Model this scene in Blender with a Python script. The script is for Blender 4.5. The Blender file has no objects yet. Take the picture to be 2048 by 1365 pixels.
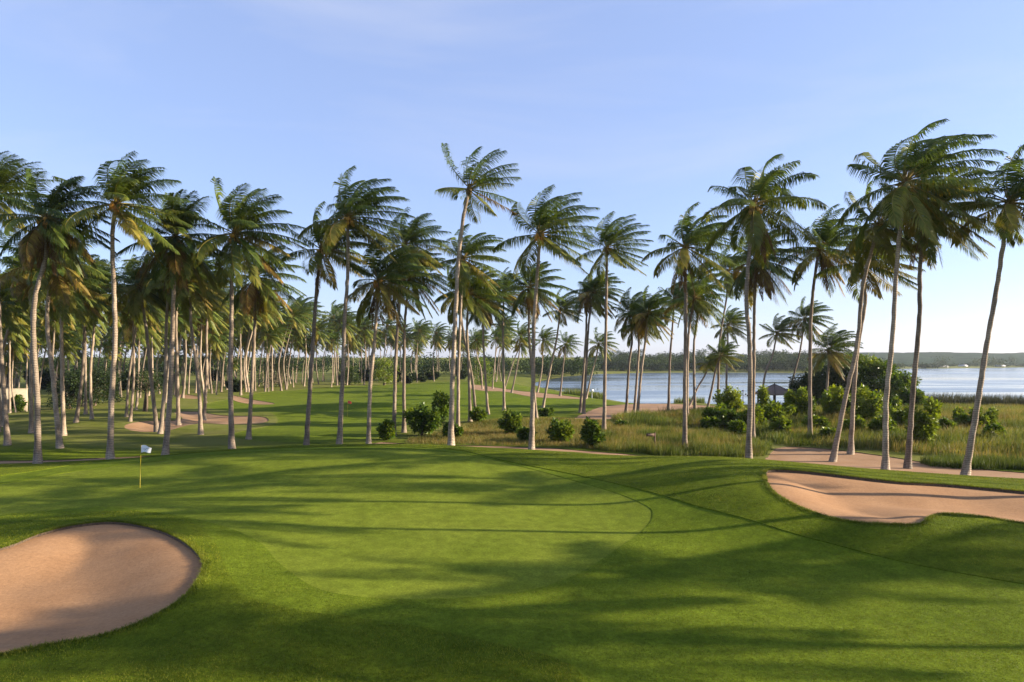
import bpy, math, random
import numpy as np
from mathutils import Vector, Matrix
R = math.radians
sc = bpy.context.scene
col = sc.collection

# ------------------------------------------------------------------ camera
CAM_H = 7.2; F = 1365.0; HX = 1024.0; HY = 722.0          # photo pixels (2048 wide)
cam_d = bpy.data.cameras.new('camera'); cam = bpy.data.objects.new('camera', cam_d); col.objects.link(cam)
cam.location = (0, 0, CAM_H); cam.rotation_euler = (R(90), 0, 0)
cam_d.sensor_width = 36; cam_d.lens = 36 * F / 2048; cam_d.shift_y = (HY - 682.5) / 2048
cam_d.clip_end = 8000; cam_d.clip_start = 0.1
sc.camera = cam
# ------------------------------------------------------------------ light
SUN_EL, SUN_AZ = 17.5, 1.5        # azimuth measured from +X towards +Y
world = bpy.data.worlds.new('World'); sc.world = world; world.use_nodes = True
wt = world.node_tree; wt.nodes.clear()
sky = wt.nodes.new('ShaderNodeTexSky'); sky.sky_type = 'NISHITA'; sky.sun_disc = False
sky.sun_elevation = R(SUN_EL); sky.sun_rotation = R(90 - SUN_AZ)
sky.air_density = 1.0; sky.dust_density = 0.6; sky.ozone_density = 2.2; sky.altitude = 0
bg = wt.nodes.new('ShaderNodeBackground'); bg.inputs[1].default_value = 0.10
wo = wt.nodes.new('ShaderNodeOutputWorld')
tintn = wt.nodes.new('ShaderNodeMix'); tintn.data_type = 'RGBA'; tintn.blend_type = 'MULTIPLY'; tintn.inputs[0].default_value = 1
tintn.inputs[7].default_value = (1.04, 1.0, 1.1, 1)
veil = wt.nodes.new('ShaderNodeMix'); veil.data_type = 'RGBA'; veil.inputs[0].default_value = .55; veil.inputs[7].default_value = (1.54, 1.95, 3.25, 1)
tcw = wt.nodes.new('ShaderNodeTexCoord'); mpw = wt.nodes.new('ShaderNodeMapping'); mpw.inputs['Rotation'].default_value = (R(10), R(-32), R(15)); mpw.inputs['Scale'].default_value = (1.1, 1.6, 6.5)
cn = wt.nodes.new('ShaderNodeTexNoise'); cn.inputs['Scale'].default_value = 1.5; cn.inputs['Detail'].default_value = 7; cn.inputs['Roughness'].default_value = .55; cn.inputs['Distortion'].default_value = .6
cr = wt.nodes.new('ShaderNodeValToRGB'); cr.color_ramp.elements[0].position = .46; cr.color_ramp.elements[1].position = .78; cr.color_ramp.elements[1].color = (.30, .30, .30, 1)
cl = wt.nodes.new('ShaderNodeMix'); cl.data_type = 'RGBA'; cl.inputs[7].default_value = (2.9, 3.0, 3.4, 1)
wt.links.new(tcw.outputs['Generated'], mpw.inputs[0]); wt.links.new(mpw.outputs[0], cn.inputs[0]); wt.links.new(cn.outputs[0], cr.inputs[0]); wt.links.new(cr.outputs[0], cl.inputs[0])
wt.links.new(sky.outputs[0], tintn.inputs[6]); wt.links.new(tintn.outputs[2], veil.inputs[6]); wt.links.new(veil.outputs[2], cl.inputs[6]); wt.links.new(cl.outputs[2], bg.inputs[0]); wt.links.new(bg.outputs[0], wo.inputs[0])
sun_d = bpy.data.lights.new('sun', 'SUN'); sun_d.energy = 5.0; sun_d.angle = R(0.5); sun_d.color = (1, 0.86, 0.66)
sun = bpy.data.objects.new('sun', sun_d); col.objects.link(sun)
sun.rotation_euler = (0, R(90 - SUN_EL), R(SUN_AZ)); sun.location = (60, 0, 60)
sc.view_settings.view_transform = 'Standard'; sc.view_settings.look = 'None'
sc.view_settings.exposure = 1.52; sc.view_settings.gamma = 1.0
sc.cycles.max_bounces = 6; sc.cycles.diffuse_bounces = 3; sc.cycles.transmission_bounces = 3
sc.cycles.volume_bounces = 0; sc.cycles.use_denoising = True

rng = np.random.default_rng(7)
random.seed(7)

# ------------------------------------------------------------------ helpers
def at(px, py, z=0.0):
    Y = (CAM_H - z) * F / (py - HY)
    return np.array([(px - HX) * Y / F, Y, z])
def atY(px, py, Y):
    return np.array([(px - HX) * Y / F, Y, CAM_H - (py - HY) * Y / F])

def mesh_np(name, verts, quads=None, tris=None, attrs=None, smooth=False, mats=None, mat_idx=None):
    me = bpy.data.meshes.new(name)
    verts = np.asarray(verts, np.float32)
    nq = 0 if quads is None else len(quads); nt = 0 if tris is None else len(tris)
    loops = np.concatenate([np.asarray(quads, np.int32).ravel() if nq else np.zeros(0, np.int32),
                            np.asarray(tris, np.int32).ravel() if nt else np.zeros(0, np.int32)])
    starts = np.concatenate([np.arange(nq) * 4, nq * 4 + np.arange(nt) * 3]).astype(np.int32)
    me.vertices.add(len(verts)); me.vertices.foreach_set('co', verts.ravel())
    me.loops.add(len(loops)); me.loops.foreach_set('vertex_index', loops)
    me.polygons.add(nq + nt); me.polygons.foreach_set('loop_start', starts)
    if mat_idx is not None: me.polygons.foreach_set('material_index', np.asarray(mat_idx, np.int32))
    if smooth: me.polygons.foreach_set('use_smooth', np.ones(nq + nt, bool))
    for k, v in (attrs or {}).items():
        a = me.attributes.new(k, 'FLOAT', 'POINT'); a.data.foreach_set('value', np.asarray(v, np.float32))
    for m in (mats or []): me.materials.append(m)
    me.update(calc_edges=True); me.validate()
    return me

def link(name, me, parent=None, label=None, cat=None, group=None, kind=None, loc=None):
    o = bpy.data.objects.new(name, me); col.objects.link(o)
    if parent is not None: o.parent = parent
    if loc is not None: o.location = loc
    if label: o['label'] = label
    if cat: o['category'] = cat
    if group: o['group'] = group
    if kind: o['kind'] = kind
    return o

class MB:
    """collects simple shapes into one mesh"""
    def __init__(s): s.v = []; s.q = []; s.t = []; s.a = []; s.n = 0
    def add(s, v, q=(), t=(), a=0.0):
        v = np.asarray(v, float); s.v.append(v)
        if len(q): s.q.append(np.asarray(q, int) + s.n)
        if len(t): s.t.append(np.asarray(t, int) + s.n)
        s.a.append(np.full(len(v), a) if np.isscalar(a) else np.asarray(a)); s.n += len(v)
    def box(s, c, h, rot=0.0, a=0.0):
        c = np.asarray(c, float); x, y, z = h
        p = np.array([[i, j, k] for k in (-z, z) for j in (-y, y) for i in (-x, x)], float)
        cs, sn = math.cos(rot), math.sin(rot)
        p[:, :2] = p[:, :2] @ np.array([[cs, sn], [-sn, cs]])
        s.add(p + c, [[0, 2, 3, 1], [4, 5, 7, 6], [0, 1, 5, 4], [2, 6, 7, 3], [0, 4, 6, 2], [1, 3, 7, 5]], a=a)
    def tube(s, pts, rad, n=8, a=0.0, cap=True):
        pts = np.asarray(pts, float); m = len(pts); rad = np.broadcast_to(rad, (m,))
        T = np.gradient(pts, axis=0); T /= np.linalg.norm(T, axis=1, keepdims=True) + 1e-9
        ref = np.array([0.13, 1, 0.07]) if abs(T[:, 1]).mean() < 0.8 else np.array([1, 0.1, 0.05])
        A = np.cross(T, ref); A /= np.linalg.norm(A, axis=1, keepdims=True); B = np.cross(T, A)
        th = np.arange(n) * 2 * math.pi / n
        P = pts[:, None] + rad[:, None, None] * (A[:, None] * np.cos(th)[None, :, None] + B[:, None] * np.sin(th)[None, :, None])
        i, j = np.meshgrid(np.arange(m - 1), np.arange(n), indexing='ij'); j2 = (j + 1) % n
        q = np.stack([i * n + j, (i + 1) * n + j, (i + 1) * n + j2, i * n + j2], -1).reshape(-1, 4)
        av = np.repeat(a, n) if not np.isscalar(a) else a
        s.add(P.reshape(-1, 3), q, a=av)
        if cap:
            b = s.n - m * n
            s.t.append(np.array([[b + (m - 1) * n, b + (m - 1) * n + k, b + (m - 1) * n + k + 1] for k in range(1, n - 1)]))
            s.t.append(np.array([[b, b + k + 1, b + k] for k in range(1, n - 1)]))
    def ball(s, c, r, n=8, m=6, a=0.0):
        c = np.asarray(c, float); r = np.broadcast_to(r, (3,)); p = []
        for i in range(m + 1):
            ph = math.pi * i / m
            for j in range(n):
                th = 2 * math.pi * j / n
                p.append([math.sin(ph) * math.cos(th), math.sin(ph) * math.sin(th), math.cos(ph)])
        q = [[i * n + j, i * n + (j + 1) % n, (i + 1) * n + (j + 1) % n, (i + 1) * n + j][::-1] for i in range(m) for j in range(n)]
        s.add(np.array(p) * r + c, q, a=a)
    def mesh(s, name, mats, smooth=True):
        return mesh_np(name, np.concatenate(s.v), np.concatenate(s.q) if s.q else None, np.concatenate(s.t) if s.t else None,
                       {'tint': np.concatenate(s.a)}, smooth, mats)

def catmull(P, n, closed=False):
    P = np.asarray(P, float); m = len(P)
    if closed: idx = lambda k: P[k % m]; segs = m
    else:
        Q = np.vstack([2 * P[0] - P[1], P, 2 * P[-1] - P[-2]]); idx = lambda k: Q[k + 1]; segs = m - 1
    out = []
    for k in range(segs):
        p0, p1, p2, p3 = idx(k - 1), idx(k), idx(k + 1), idx(k + 2)
        for t in np.arange(n) / n:
            out.append(0.5 * (2 * p1 + (p2 - p0) * t + (2 * p0 - 5 * p1 + 4 * p2 - p3) * t * t + (3 * p1 - p0 - 3 * p2 + p3) * t ** 3))
    if not closed: out.append(P[-1])
    return np.array(out)

def sstep(a, b, x):
    t = np.clip((x - a) / (b - a), 0, 1); return t * t * (3 - 2 * t)

_nz = np.random.default_rng(3).random((256, 256))
def vnoise(x, y):
    x = np.asarray(x, float); y = np.asarray(y, float)
    xi = np.floor(x).astype(int); yi = np.floor(y).astype(int); fx = x - xi; fy = y - yi
    fx = fx * fx * (3 - 2 * fx); fy = fy * fy * (3 - 2 * fy)
    g = lambda a, b: _nz[a % 256, b % 256]
    return (g(xi, yi) * (1 - fx) + g(xi + 1, yi) * fx) * (1 - fy) + (g(xi, yi + 1) * (1 - fx) + g(xi + 1, yi + 1) * fx) * fy
def fbm(x, y, o=3):
    s = 0; a = 1; t = 0
    for k in range(o): s = s + a * vnoise(x * 2 ** k + 17 * k, y * 2 ** k + 31 * k); t += a; a *= .5
    return s / t - .5

# ------------------------------------------------------------------ materials
def new_mat(name):
    m = bpy.data.materials.new(name); m.use_nodes = True
    t = m.node_tree; b = t.nodes['Principled BSDF']; o = t.nodes['Material Output']
    return m, t, b, o
def N(t, typ, **kw):
    n = t.nodes.new(typ)
    for k, v in kw.items():
        if isinstance(k, str) and hasattr(n, k): setattr(n, k, v)
    return n
def noise(t, vec, scale, detail=4, rough=.55):
    n = N(t, 'ShaderNodeTexNoise'); n.inputs['Scale'].default_value = scale; n.inputs['Detail'].default_value = detail
    n.inputs['Roughness'].default_value = rough
    if vec is not None: t.links.new(vec, n.inputs['Vector'])
    return n
def ramp(t, fac, stops):
    r = N(t, 'ShaderNodeValToRGB'); e = r.color_ramp.elements
    while len(e) < len(stops): e.new(0.5)
    for k, (p, c) in enumerate(stops): e[k].position = p; e[k].color = (*c, 1)
    t.links.new(fac, r.inputs[0]); return r
def mixc(t, fac, a, b, mode='MIX'):
    n = N(t, 'ShaderNodeMix'); n.data_type = 'RGBA'; n.blend_type = mode
    for s, v in ((0, fac), (6, a), (7, b)):
        if hasattr(v, 'is_output'): t.links.new(v, n.inputs[s])
        elif s == 0: n.inputs[0].default_value = v
        else: n.inputs[s].default_value = (*v, 1)
    return n.outputs[2]
def objco(t, scale=(1, 1, 1)):
    c = N(t, 'ShaderNodeTexCoord'); m = N(t, 'ShaderNodeMapping'); m.inputs['Scale'].default_value = scale
    t.links.new(c.outputs['Object'], m.inputs['Vector']); return m.outputs[0]
def attr(t, name):
    a = N(t, 'ShaderNodeAttribute'); a.attribute_name = name; return a.outputs['Fac']
def bump(t, b, h, strength, dist):
    n = N(t, 'ShaderNodeBump'); n.inputs['Strength'].default_value = strength; n.inputs['Distance'].default_value = dist
    t.links.new(h, n.inputs['Height']); t.links.new(n.outputs[0], b.inputs['Normal'])

def turf_mat(name, c1, c2, c3, fine, bstr, bdist, dry=True, sheen=0.0):
    m, t, b, o = new_mat(name); P = objco(t)
    n1 = noise(t, P, 0.35, 3); n2 = noise(t, P, fine, 6, .82); n3 = noise(t, P, 2.3, 4)
    r = ramp(t, n1.outputs[0], [(.3, c1), (.7, c2)])
    r2 = ramp(t, n3.outputs[0], [(.35, (0.82,) * 3), (.7, (1.15,) * 3)])
    c = mixc(t, 1.0, r.outputs[0], r2.outputs[0], 'MULTIPLY')
    r3 = ramp(t, n2.outputs[0], [(.30, (0.38,) * 3), (.70, (1.55,) * 3)])
    c = mixc(t, .8, c, r3.outputs[0], 'MULTIPLY')
    if dry:
        nd = noise(t, P, .18, 4, .6); rd = ramp(t, nd.outputs[0], [(.4, (0, 0, 0)), (.6, (1, 1, 1))])
        mm = N(t, 'ShaderNodeMath', operation='MULTIPLY_ADD'); t.links.new(rd.outputs[0], mm.inputs[0]); mm.inputs[1].default_value = .5; mm.inputs[2].default_value = .5
        m2 = N(t, 'ShaderNodeMath', operation='MULTIPLY'); t.links.new(mm.outputs[0], m2.inputs[0]); t.links.new(attr(t, 'dry'), m2.inputs[1])
        c = mixc(t, m2.outputs[0], c, c3)
    t.links.new(c, b.inputs['Base Color']); b.inputs['Roughness'].default_value = .95
    b.inputs['Specular IOR Level'].default_value = .03
    b.inputs['Sheen Weight'].default_value = sheen; b.inputs['Sheen Roughness'].default_value = .6
    b.inputs['Sheen Tint'].default_value = (.55, .7, .2, 1)
    hh = mixc(t, .4, n2.outputs[0], n3.outputs[0]); bump(t, b, hh, bstr, bdist)
    return m
M_rough = turf_mat('rough_turf', (.062, .090, .006), (.114, .144, .010), (.17, .165, .05), 7, .9, .10)
M_fair = turf_mat('fairway_turf', (.080, .115, .008), (.122, .160, .012), (.17, .165, .05), 9, .5, .05)
M_green = turf_mat('green_turf', (.110, .142, .013), (.145, .175, .019), (.2, .16, .06), 14, .25, .03, dry=False)

def sand_mat(name, c1, c2, c3):
    m, t, b, o = new_mat(name); P = objco(t)
    n1 = noise(t, P, .5, 4); n2 = noise(t, P, 9, 6, .7); n3 = noise(t, objco(t, (.5, 9, 1)), 2.4, 4)
    c = ramp(t, n1.outputs[0], [(.3, c1), (.7, c2)]).outputs[0]
    r = ramp(t, n2.outputs[0], [(.3, (.8,) * 3), (.7, (1.12,) * 3)]); c = mixc(t, 1, c, r.outputs[0], 'MULTIPLY')
    r = ramp(t, n3.outputs[0], [(.35, (.95,) * 3), (.65, (1.04,) * 3)]); c = mixc(t, 1, c, r.outputs[0], 'MULTIPLY')
    t.links.new(c, b.inputs['Base Color']); b.inputs['Roughness'].default_value = .9; b.inputs['Specular IOR Level'].default_value = .15
    bump(t, b, mixc(t, .25, n2.outputs[0], n3.outputs[0]), .4, .035)
    return m
M_sand = sand_mat('bunker_sand', (.28, .150, .070), (.34, .192, .094), None)
M_path = sand_mat('path_sand', (.27, .155, .08), (.34, .21, .12), None)

def simple(name, c, rough=.7, scale=6, var=.25, metal=0, b_=0, stretch=(1, 1, 1)):
    m, t, b, o = new_mat(name); n = noise(t, objco(t, stretch), scale, 5, .6)
    r = ramp(t, n.outputs[0], [(.3, tuple(x * (1 - var) for x in c)), (.7, tuple(x * (1 + var) for x in c))])
    t.links.new(r.outputs[0], b.inputs['Base Color']); b.inputs['Roughness'].default_value = rough; b.inputs['Metallic'].default_value = metal
    if b_: bump(t, b, n.outputs[0], .6, b_)
    return m
M_soil = simple('soil', (.075, .05, .03), .95, 14, .5, b_=.05)

def leaf_mat(name, stops, transl=.3, rough=.45, spec=.35, var=.3, nscale=1.3):
    m, t, b, o = new_mat(name)
    r = ramp(t, attr(t, 'tint'), stops)
    n = noise(t, objco(t), nscale, 3); rr = ramp(t, n.outputs[0], [(.3, (1 - var,) * 3), (.7, (1 + var,) * 3)])
    oi = N(t, 'ShaderNodeObjectInfo'); ro = ramp(t, oi.outputs['Random'], [(0, (.85, .88, .8)), (1, (1.15, 1.1, 1.1))])
    c = mixc(t, 1, r.outputs[0], rr.outputs[0], 'MULTIPLY'); c = mixc(t, 1, c, ro.outputs[0], 'MULTIPLY')
    t.links.new(c, b.inputs['Base Color']); b.inputs['Roughness'].default_value = rough; b.inputs['Specular IOR Level'].default_value = spec
    tr = N(t, 'ShaderNodeBsdfTranslucent'); c2 = mixc(t, 1, c, (1.25, 1.2, .55), 'MULTIPLY'); t.links.new(c2, tr.inputs[0])
    mx = N(t, 'ShaderNodeMixShader'); mx.inputs[0].default_value = transl
    t.links.new(b.outputs[0], mx.inputs[1]); t.links.new(tr.outputs[0], mx.inputs[2]); t.links.new(mx.outputs[0], o.inputs[0])
    return m
M_frond = leaf_mat('palm_frond', [(0, (.036, .070, .014)), (.35, (.088, .125, .019)), (.6, (.20, .19, .030)), (.8, (.24, .18, .036)), (1, (.11, .05, .02))], .38, .5, .25)
M_leaf = leaf_mat('broad_leaf', [(0, (.022, .05, .008)), (.5, (.075, .130, .013)), (1, (.20, .25, .018))], .35, .45, .3)
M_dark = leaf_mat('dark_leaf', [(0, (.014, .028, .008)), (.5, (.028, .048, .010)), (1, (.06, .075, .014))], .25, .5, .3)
M_wood = leaf_mat('far_leaf', [(0, (.014, .028, .007)), (.5, (.028, .050, .010)), (1, (.055, .08, .014))], .2, .7, .15)
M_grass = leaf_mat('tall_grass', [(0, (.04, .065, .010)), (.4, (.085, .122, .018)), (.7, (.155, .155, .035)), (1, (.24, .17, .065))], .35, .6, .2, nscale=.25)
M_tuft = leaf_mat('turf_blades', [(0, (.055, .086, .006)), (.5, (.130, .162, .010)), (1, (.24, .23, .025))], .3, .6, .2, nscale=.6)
M_reed = leaf_mat('reeds', [(0, (.035, .042, .016)), (.6, (.07, .07, .03)), (1, (.12, .10, .05))], .2, .6, .2)

def trunk_mat():
    m, t, b, o = new_mat('palm_bark'); 
    w = N(t, 'ShaderNodeTexWave', wave_type='BANDS', bands_direction='Z'); w.inputs['Scale'].default_value = 2.6
    w.inputs['Distortion'].default_value = 3.5; w.inputs['Detail'].default_value = 3; w.inputs['Detail Scale'].default_value = 2.0
    t.links.new(objco(t), w.inputs['Vector'])
    n = noise(t, objco(t, (1, 1, .35)), 2.2, 5, .65); n2 = noise(t, objco(t), 14, 4)
    c = ramp(t, n.outputs[0], [(.28, (.13, .10, .075)), (.5, (.27, .215, .165)), (.72, (.42, .35, .275))]).outputs[0]
    r = ramp(t, w.outputs[0], [(.0, (.42,) * 3), (.35, (1.05,) * 3), (1, (1.15,) * 3)]); c = mixc(t, .8, c, r.outputs[0], 'MULTIPLY')
    r = ramp(t, n2.outputs[0], [(.3, (.7,) * 3), (.65, (1.1,) * 3)]); c = mixc(t, .8, c, r.outputs[0], 'MULTIPLY')
    oi = N(t, 'ShaderNodeObjectInfo'); ro = ramp(t, oi.outputs['Random'], [(0, (.68, .66, .64)), (1, (1.25, 1.2, 1.13))])
    c = mixc(t, 1, c, ro.outputs[0], 'MULTIPLY')
    t.links.new(c, b.inputs['Base Color']); b.inputs['Roughness'].default_value = .85; b.inputs['Specular IOR Level'].default_value = .2
    bump(t, b, mixc(t, .5, w.outputs[0], n2.outputs[0]), .7, .04)
    return m
M_bark = trunk_mat()
M_stem = simple('stem_bark', (.12, .085, .055), .9, 8, .4, b_=.02)
def nut_mat():
    m, t, b, o = new_mat('coconut'); r = ramp(t, attr(t, 'tint'), [(0, (.14, .15, .03)), (.5, (.5, .27, .03)), (1, (.55, .20, .03))])
    t.links.new(r.outputs[0], b.inputs['Base Color']); b.inputs['Roughness'].default_value = .45; return m
M_nut = nut_mat()

# ------------------------------------------------------------------ terrain
near = [  # (photo x, photo y, height)
 (-300,1365,.35),(0,1365,.35),(400,1365,.35),(800,1365,.15),(1200,1365,.1),(1600,1365,0),(2048,1365,-.1),(2500,1365,-.1),
 (0,1310,.4),(250,1290,.45),(450,1230,.62),(700,1235,.58),(1000,1285,.42),(800,1290,.3),(1024,1200,.35),(1400,1200,.25),(1750,1200,.15),(2048,1200,.15),
 (420,1130,.95),(400,1080,1.0),(230,1040,1.0),(0,1092,.95),(-250,1130,.9),(-250,1020,1.0),(550,1110,.72),(700,1100,.62),(1000,1100,.55),(1250,1090,.48),
 (1450,1090,.4),(1700,1110,.32),(2000,1150,.25),(2300,1180,.2),
 (0,990,.95),(280,975,.88),(600,985,.9),(900,980,.9),(1150,990,.75),(1290,1030,.6),
 (1400,1015,.92),(1350,955,1.4),(1250,940,1.2),(1440,955,1.6),(1500,950,1.7),(1515,1000,1.35),(1620,1040,1.0),(1700,1060,.85),(1850,1050,1.1),(1850,1022,1.15),(2048,1060,.85),(2300,1075,.7),
 (1600,934,1.6),(1750,950,1.3),(1900,963,1.1),(2100,980,.9),(2350,1005,.7),
 (-200,955,1.0),(0,947,.9),(200,928,1.0),(480,898,1.2),(650,891,1.35),(800,889,1.35),(950,897,1.25),(1100,912,1.1),(1250,918,1.2),(1400,914,1.45),(1530,921,1.5)]
ctrl = [at(*p) for p in near]
for X, Y, z in [(-70,50,-.1),(-45,52,-.2),(-36,50,-.25),(-27,54,-.3),(-20,58,-.2),(-12,60,-.3),(-3,60.5,-.35),(4,58,-.35),(11,54,-.4),(17,52,-.45),(24,51,-.5),(30,47,-.5),(38,44,-.5),(55,42,-.4),
                (-60,62,-.1),(-40,64,0),(-25,68,-.3),(-8,70,-.5),(8,66,-.2),(20,62,-.4),(34,58,-.45),(50,52,-.3),(70,50,-.2),(80,35,0),(60,30,.1),(40,24,.1),(30,16,-.1),
                (-60,30,.7),(-40,18,.5),(-20,10,.3),(0,8,0),(20,8,-.2),(40,8,-.2)]:
    ctrl.append(np.array([X, Y, z]))
ctrl = np.array(ctrl)
def _tps(r2): return np.where(r2 > 1e-9, r2 * np.log(r2 + 1e-12), 0)
_n = len(ctrl); _K = _tps(((ctrl[:, None, :2] - ctrl[None, :, :2]) ** 2).sum(-1)) + np.eye(_n) * 2.0
_P = np.c_[np.ones(_n), ctrl[:, :2]]
_w = np.linalg.solve(np.block([[_K, _P], [_P.T, np.zeros((3, 3))]]), np.r_[ctrl[:, 2], 0, 0, 0])
def far_h(X, Y):
    z = -.5 + .5 * fbm(X / 22, Y / 22, 2) + .25 * np.sin(X / 13 + 1.3) * np.sin(Y / 17)
    for bx, by, s, sy, a in [(0, 82, 14, 8, .9), (52, 84, 26, 12, .9), (-30, 92, 10, 5, .8), (-24, 110, 14, 6, 1.0), (-62, 92, 16, 9, .8), (-30, 160, 30, 10, .9), (-8, 128, 14, 6, .5), (-48, 78, 9, 5, .7)]:
        z = z + a * np.exp(-((X - bx) / s) ** 2 - ((Y - by) / sy) ** 2)
    return z
lake_px = [(1062,768),(1085,776),(1120,782),(1170,791),(1215,799),(1290,812),(1420,809),(1450,813),(1520,816),(1600,818),(1700,818),(1830,818),(2048,823),(2700,835),
           (4200,800),(3400,737),(2048,735.5),(1940,737),(1700,739),(1670,744),(1620,745.5),(1300,746),(1180,749.5),(1130,754),(1090,761)]
LAKE_Z = -1.5
lake_xy = np.array([at(x, y, LAKE_Z)[:2] for x, y in lake_px])
def sdf(poly, X, Y, pad=8.0):
    """signed distance, negative inside; exact within pad of the polygon's box, +pad beyond"""
    X = np.asarray(X, float).ravel(); Y = np.asarray(Y, float).ravel()
    d = np.full(len(X), pad)
    lo = poly.min(0) - pad; hi = poly.max(0) + pad
    k = np.where((X > lo[0]) & (X < hi[0]) & (Y > lo[1]) & (Y < hi[1]))[0]
    if not len(k): return d
    x = X[k]; y = Y[k]; best = np.full(len(k), 1e18); ins = np.zeros(len(k), bool)
    for a, b in zip(poly, np.roll(poly, -1, 0)):
        e = b - a; L = (e ** 2).sum() + 1e-12
        t = np.clip(((x - a[0]) * e[0] + (y - a[1]) * e[1]) / L, 0, 1)
        best = np.minimum(best, (x - a[0] - t * e[0]) ** 2 + (y - a[1] - t * e[1]) ** 2)
        c = ((a[1] > y) != (b[1] > y)); 
        with np.errstate(divide='ignore', invalid='ignore'):
            xx = (b[0] - a[0]) * (y - a[1]) / (b[1] - a[1]) + a[0]
        ins ^= c & (x < xx)
    d[k] = np.sqrt(best) * np.where(ins, -1, 1)
    return d
def terrain(X, Y):
    X = np.atleast_1d(np.asarray(X, float)); Y = np.atleast_1d(np.asarray(Y, float)); sh = X.shape
    x = X.ravel(); y = Y.ravel(); z = far_h(x, y)
    nb = (1 - sstep(60, 74, y)) * (1 - sstep(60, 90, np.abs(x))) * sstep(0, 8, y)
    k = np.where(nb > 0)[0]
    if len(k):
        zz = np.zeros(len(k))
        for c in range(0, len(k), 60000):
            kk = k[c:c + 60000]; r2 = (x[kk, None] - ctrl[None, :, 0]) ** 2 + (y[kk, None] - ctrl[None, :, 1]) ** 2
            zz[c:c + 60000] = _tps(r2) @ _w[:_n] + _w[_n] + _w[_n + 1] * x[kk] + _w[_n + 2] * y[kk]
        z[k] = z[k] * (1 - nb[k]) + np.clip(zz, -1, 1.8) * nb[k]
    k = np.where(y > 95)[0]
    if len(k):
        d = sdf(lake_xy, x[k], y[k], 40.0); w = np.clip(.06 * y[k], 6, 40)
        sh_ = sstep(0, 1, d / w)
        zo = (LAKE_Z + .02) + (z[k] - LAKE_Z) * sh_
        z[k] = np.where(d > 0, zo, LAKE_Z - np.clip(-d / 4, 0, 1) * 1.2)
    rise = 11 * sstep(560, 720, y) * (1 - sstep(250, 420, x)); z = z + np.where(z > LAKE_Z, rise, 0)
    return z.reshape(sh)
def ground_at(px, py):
    Y = 10.0; prev = Y
    ys = 10 * (1.004 ** np.arange(1400)); xs = (px - HX) * ys / F; zr = CAM_H - (py - HY) * ys / F
    k = np.argmax(terrain(xs, ys) >= zr); return np.array([xs[k], ys[k]])
def poly_px(pts, n=5):
    P = np.array([ground_at(x, y) for x, y in pts]); return catmull(P, n, True)
def poly_flat(pts, z, n=5):
    P = np.array([at(x, y, z)[:2] for x, y in pts]); return catmull(P, n, True)
def strip(center, width, n=8):
    C = catmull(np.array(center, float), n); T = np.gradient(C, axis=0); T /= np.linalg.norm(T, axis=1, keepdims=True)
    Nn = np.c_[-T[:, 1], T[:, 0]]; w = np.broadcast_to(width, (len(C),))[:, None] / 2
    w = w * (1 + .25 * np.sin(np.arange(len(C)) * .9)[:, None] * .4)
    return np.vstack([C + Nn * w, (C - Nn * w)[::-1]])

bunk_l = poly_px([(-250,1150),(-120,1112),(0,1098),(80,1068),(150,1052),(230,1045),(310,1060),(362,1082),(398,1113),(403,1140),(372,1190),(300,1235),(200,1272),(100,1290),(0,1310),(-120,1335),(-260,1300)])
bunk_r = poly_px([(1537,942),(1600,943),(1700,954),(1800,965),(1900,971),(2048,984),(2200,998),(2400,1020),(2420,1075),(2200,1060),(2048,1046),(1960,1034),(1890,1028),(1857,1034),(1842,1048),(1800,1050),(1700,1042),(1640,1028),(1590,1010),(1550,985),(1536,965)])
green_p = poly_px([(-280,1000),(0,968),(200,935),(480,906),(700,898),(900,904),(1050,935),(1200,975),(1290,1010),(1305,1030),(1290,1055),(1230,1100),(1150,1150),(1050,1182),(900,1196),(760,1195),(640,1178),(565,1130),(520,1085),(440,1050),(330,1026),(200,1014),(0,1030),(-280,1058)])
apron_p = poly_px([(1000,920),(1150,950),(1300,985),(1430,1022),(1560,1060),(1700,1100),(1850,1135),(2048,1168),(2400,1230)], 1)
apron_p = np.vstack([apron_p, [(26, 16), (24, 8), (4, 8), (2, 13.2)], poly_px([(1150,1335),(1000,1290),(850,1255),(700,1235),(590,1220),(490,1190),(450,1130),(430,1085),(360,1036),(230,1022),(0,1046),(-280,1072),(-280,965),(0,952),(250,918),(480,900),(700,893),(900,899)], 1)])
apron_p = catmull(apron_p, 4, True)
fair_p = poly_flat([(470,878),(600,884),(760,872),(830,842),(1000,828),(1180,818),(1300,806),(1150,785),(1050,768),(900,764),(700,772),(560,784),(440,800),(410,815),(530,833),(550,848),(480,866)], -.4)
fb1 = poly_flat([(250,860),(330,849),(365,842),(350,832),(362,827),(400,826),(435,837),(530,840),(522,847),(450,851),(415,850),(380,855),(330,866),(280,868)], -.4)
fb2 = poly_flat([(462,789),(490,793),(545,800),(540,804),(500,803),(466,796)], -.2)
fb3 = poly_flat([(355,790),(400,794),(396,798),(360,796)], -.4)
beach = poly_flat([(945,770),(1000,775),(1080,787),(1165,796),(1165,800),(1080,797),(1010,787),(945,778)], -.5)
dirt = poly_flat([(1215,812),(1320,806),(1445,812),(1440,826),(1320,830),(1225,842),(1150,840),(1170,826)], -.5)
path_l = strip([(-80,46),(-52,48.5),(-37,50.2),(-31,52.3),(-28,53.5)], 2.2)
path_m = strip([(-13,63.5),(-8,60.6),(-2,59.3),(4,57.3),(10,53.8),(15,52.3),(20,52)], 3.0)
plaza = catmull(np.array([(19,50.5),(21.5,57),(24,60.5),(27,60),(30,56.5),(32,52.5),(36,47.5),(45,44.5),(60,42),(60,39.5),(44,41.5),(34,43.5),(27,46),(22,48)], float), 5, True)

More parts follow.
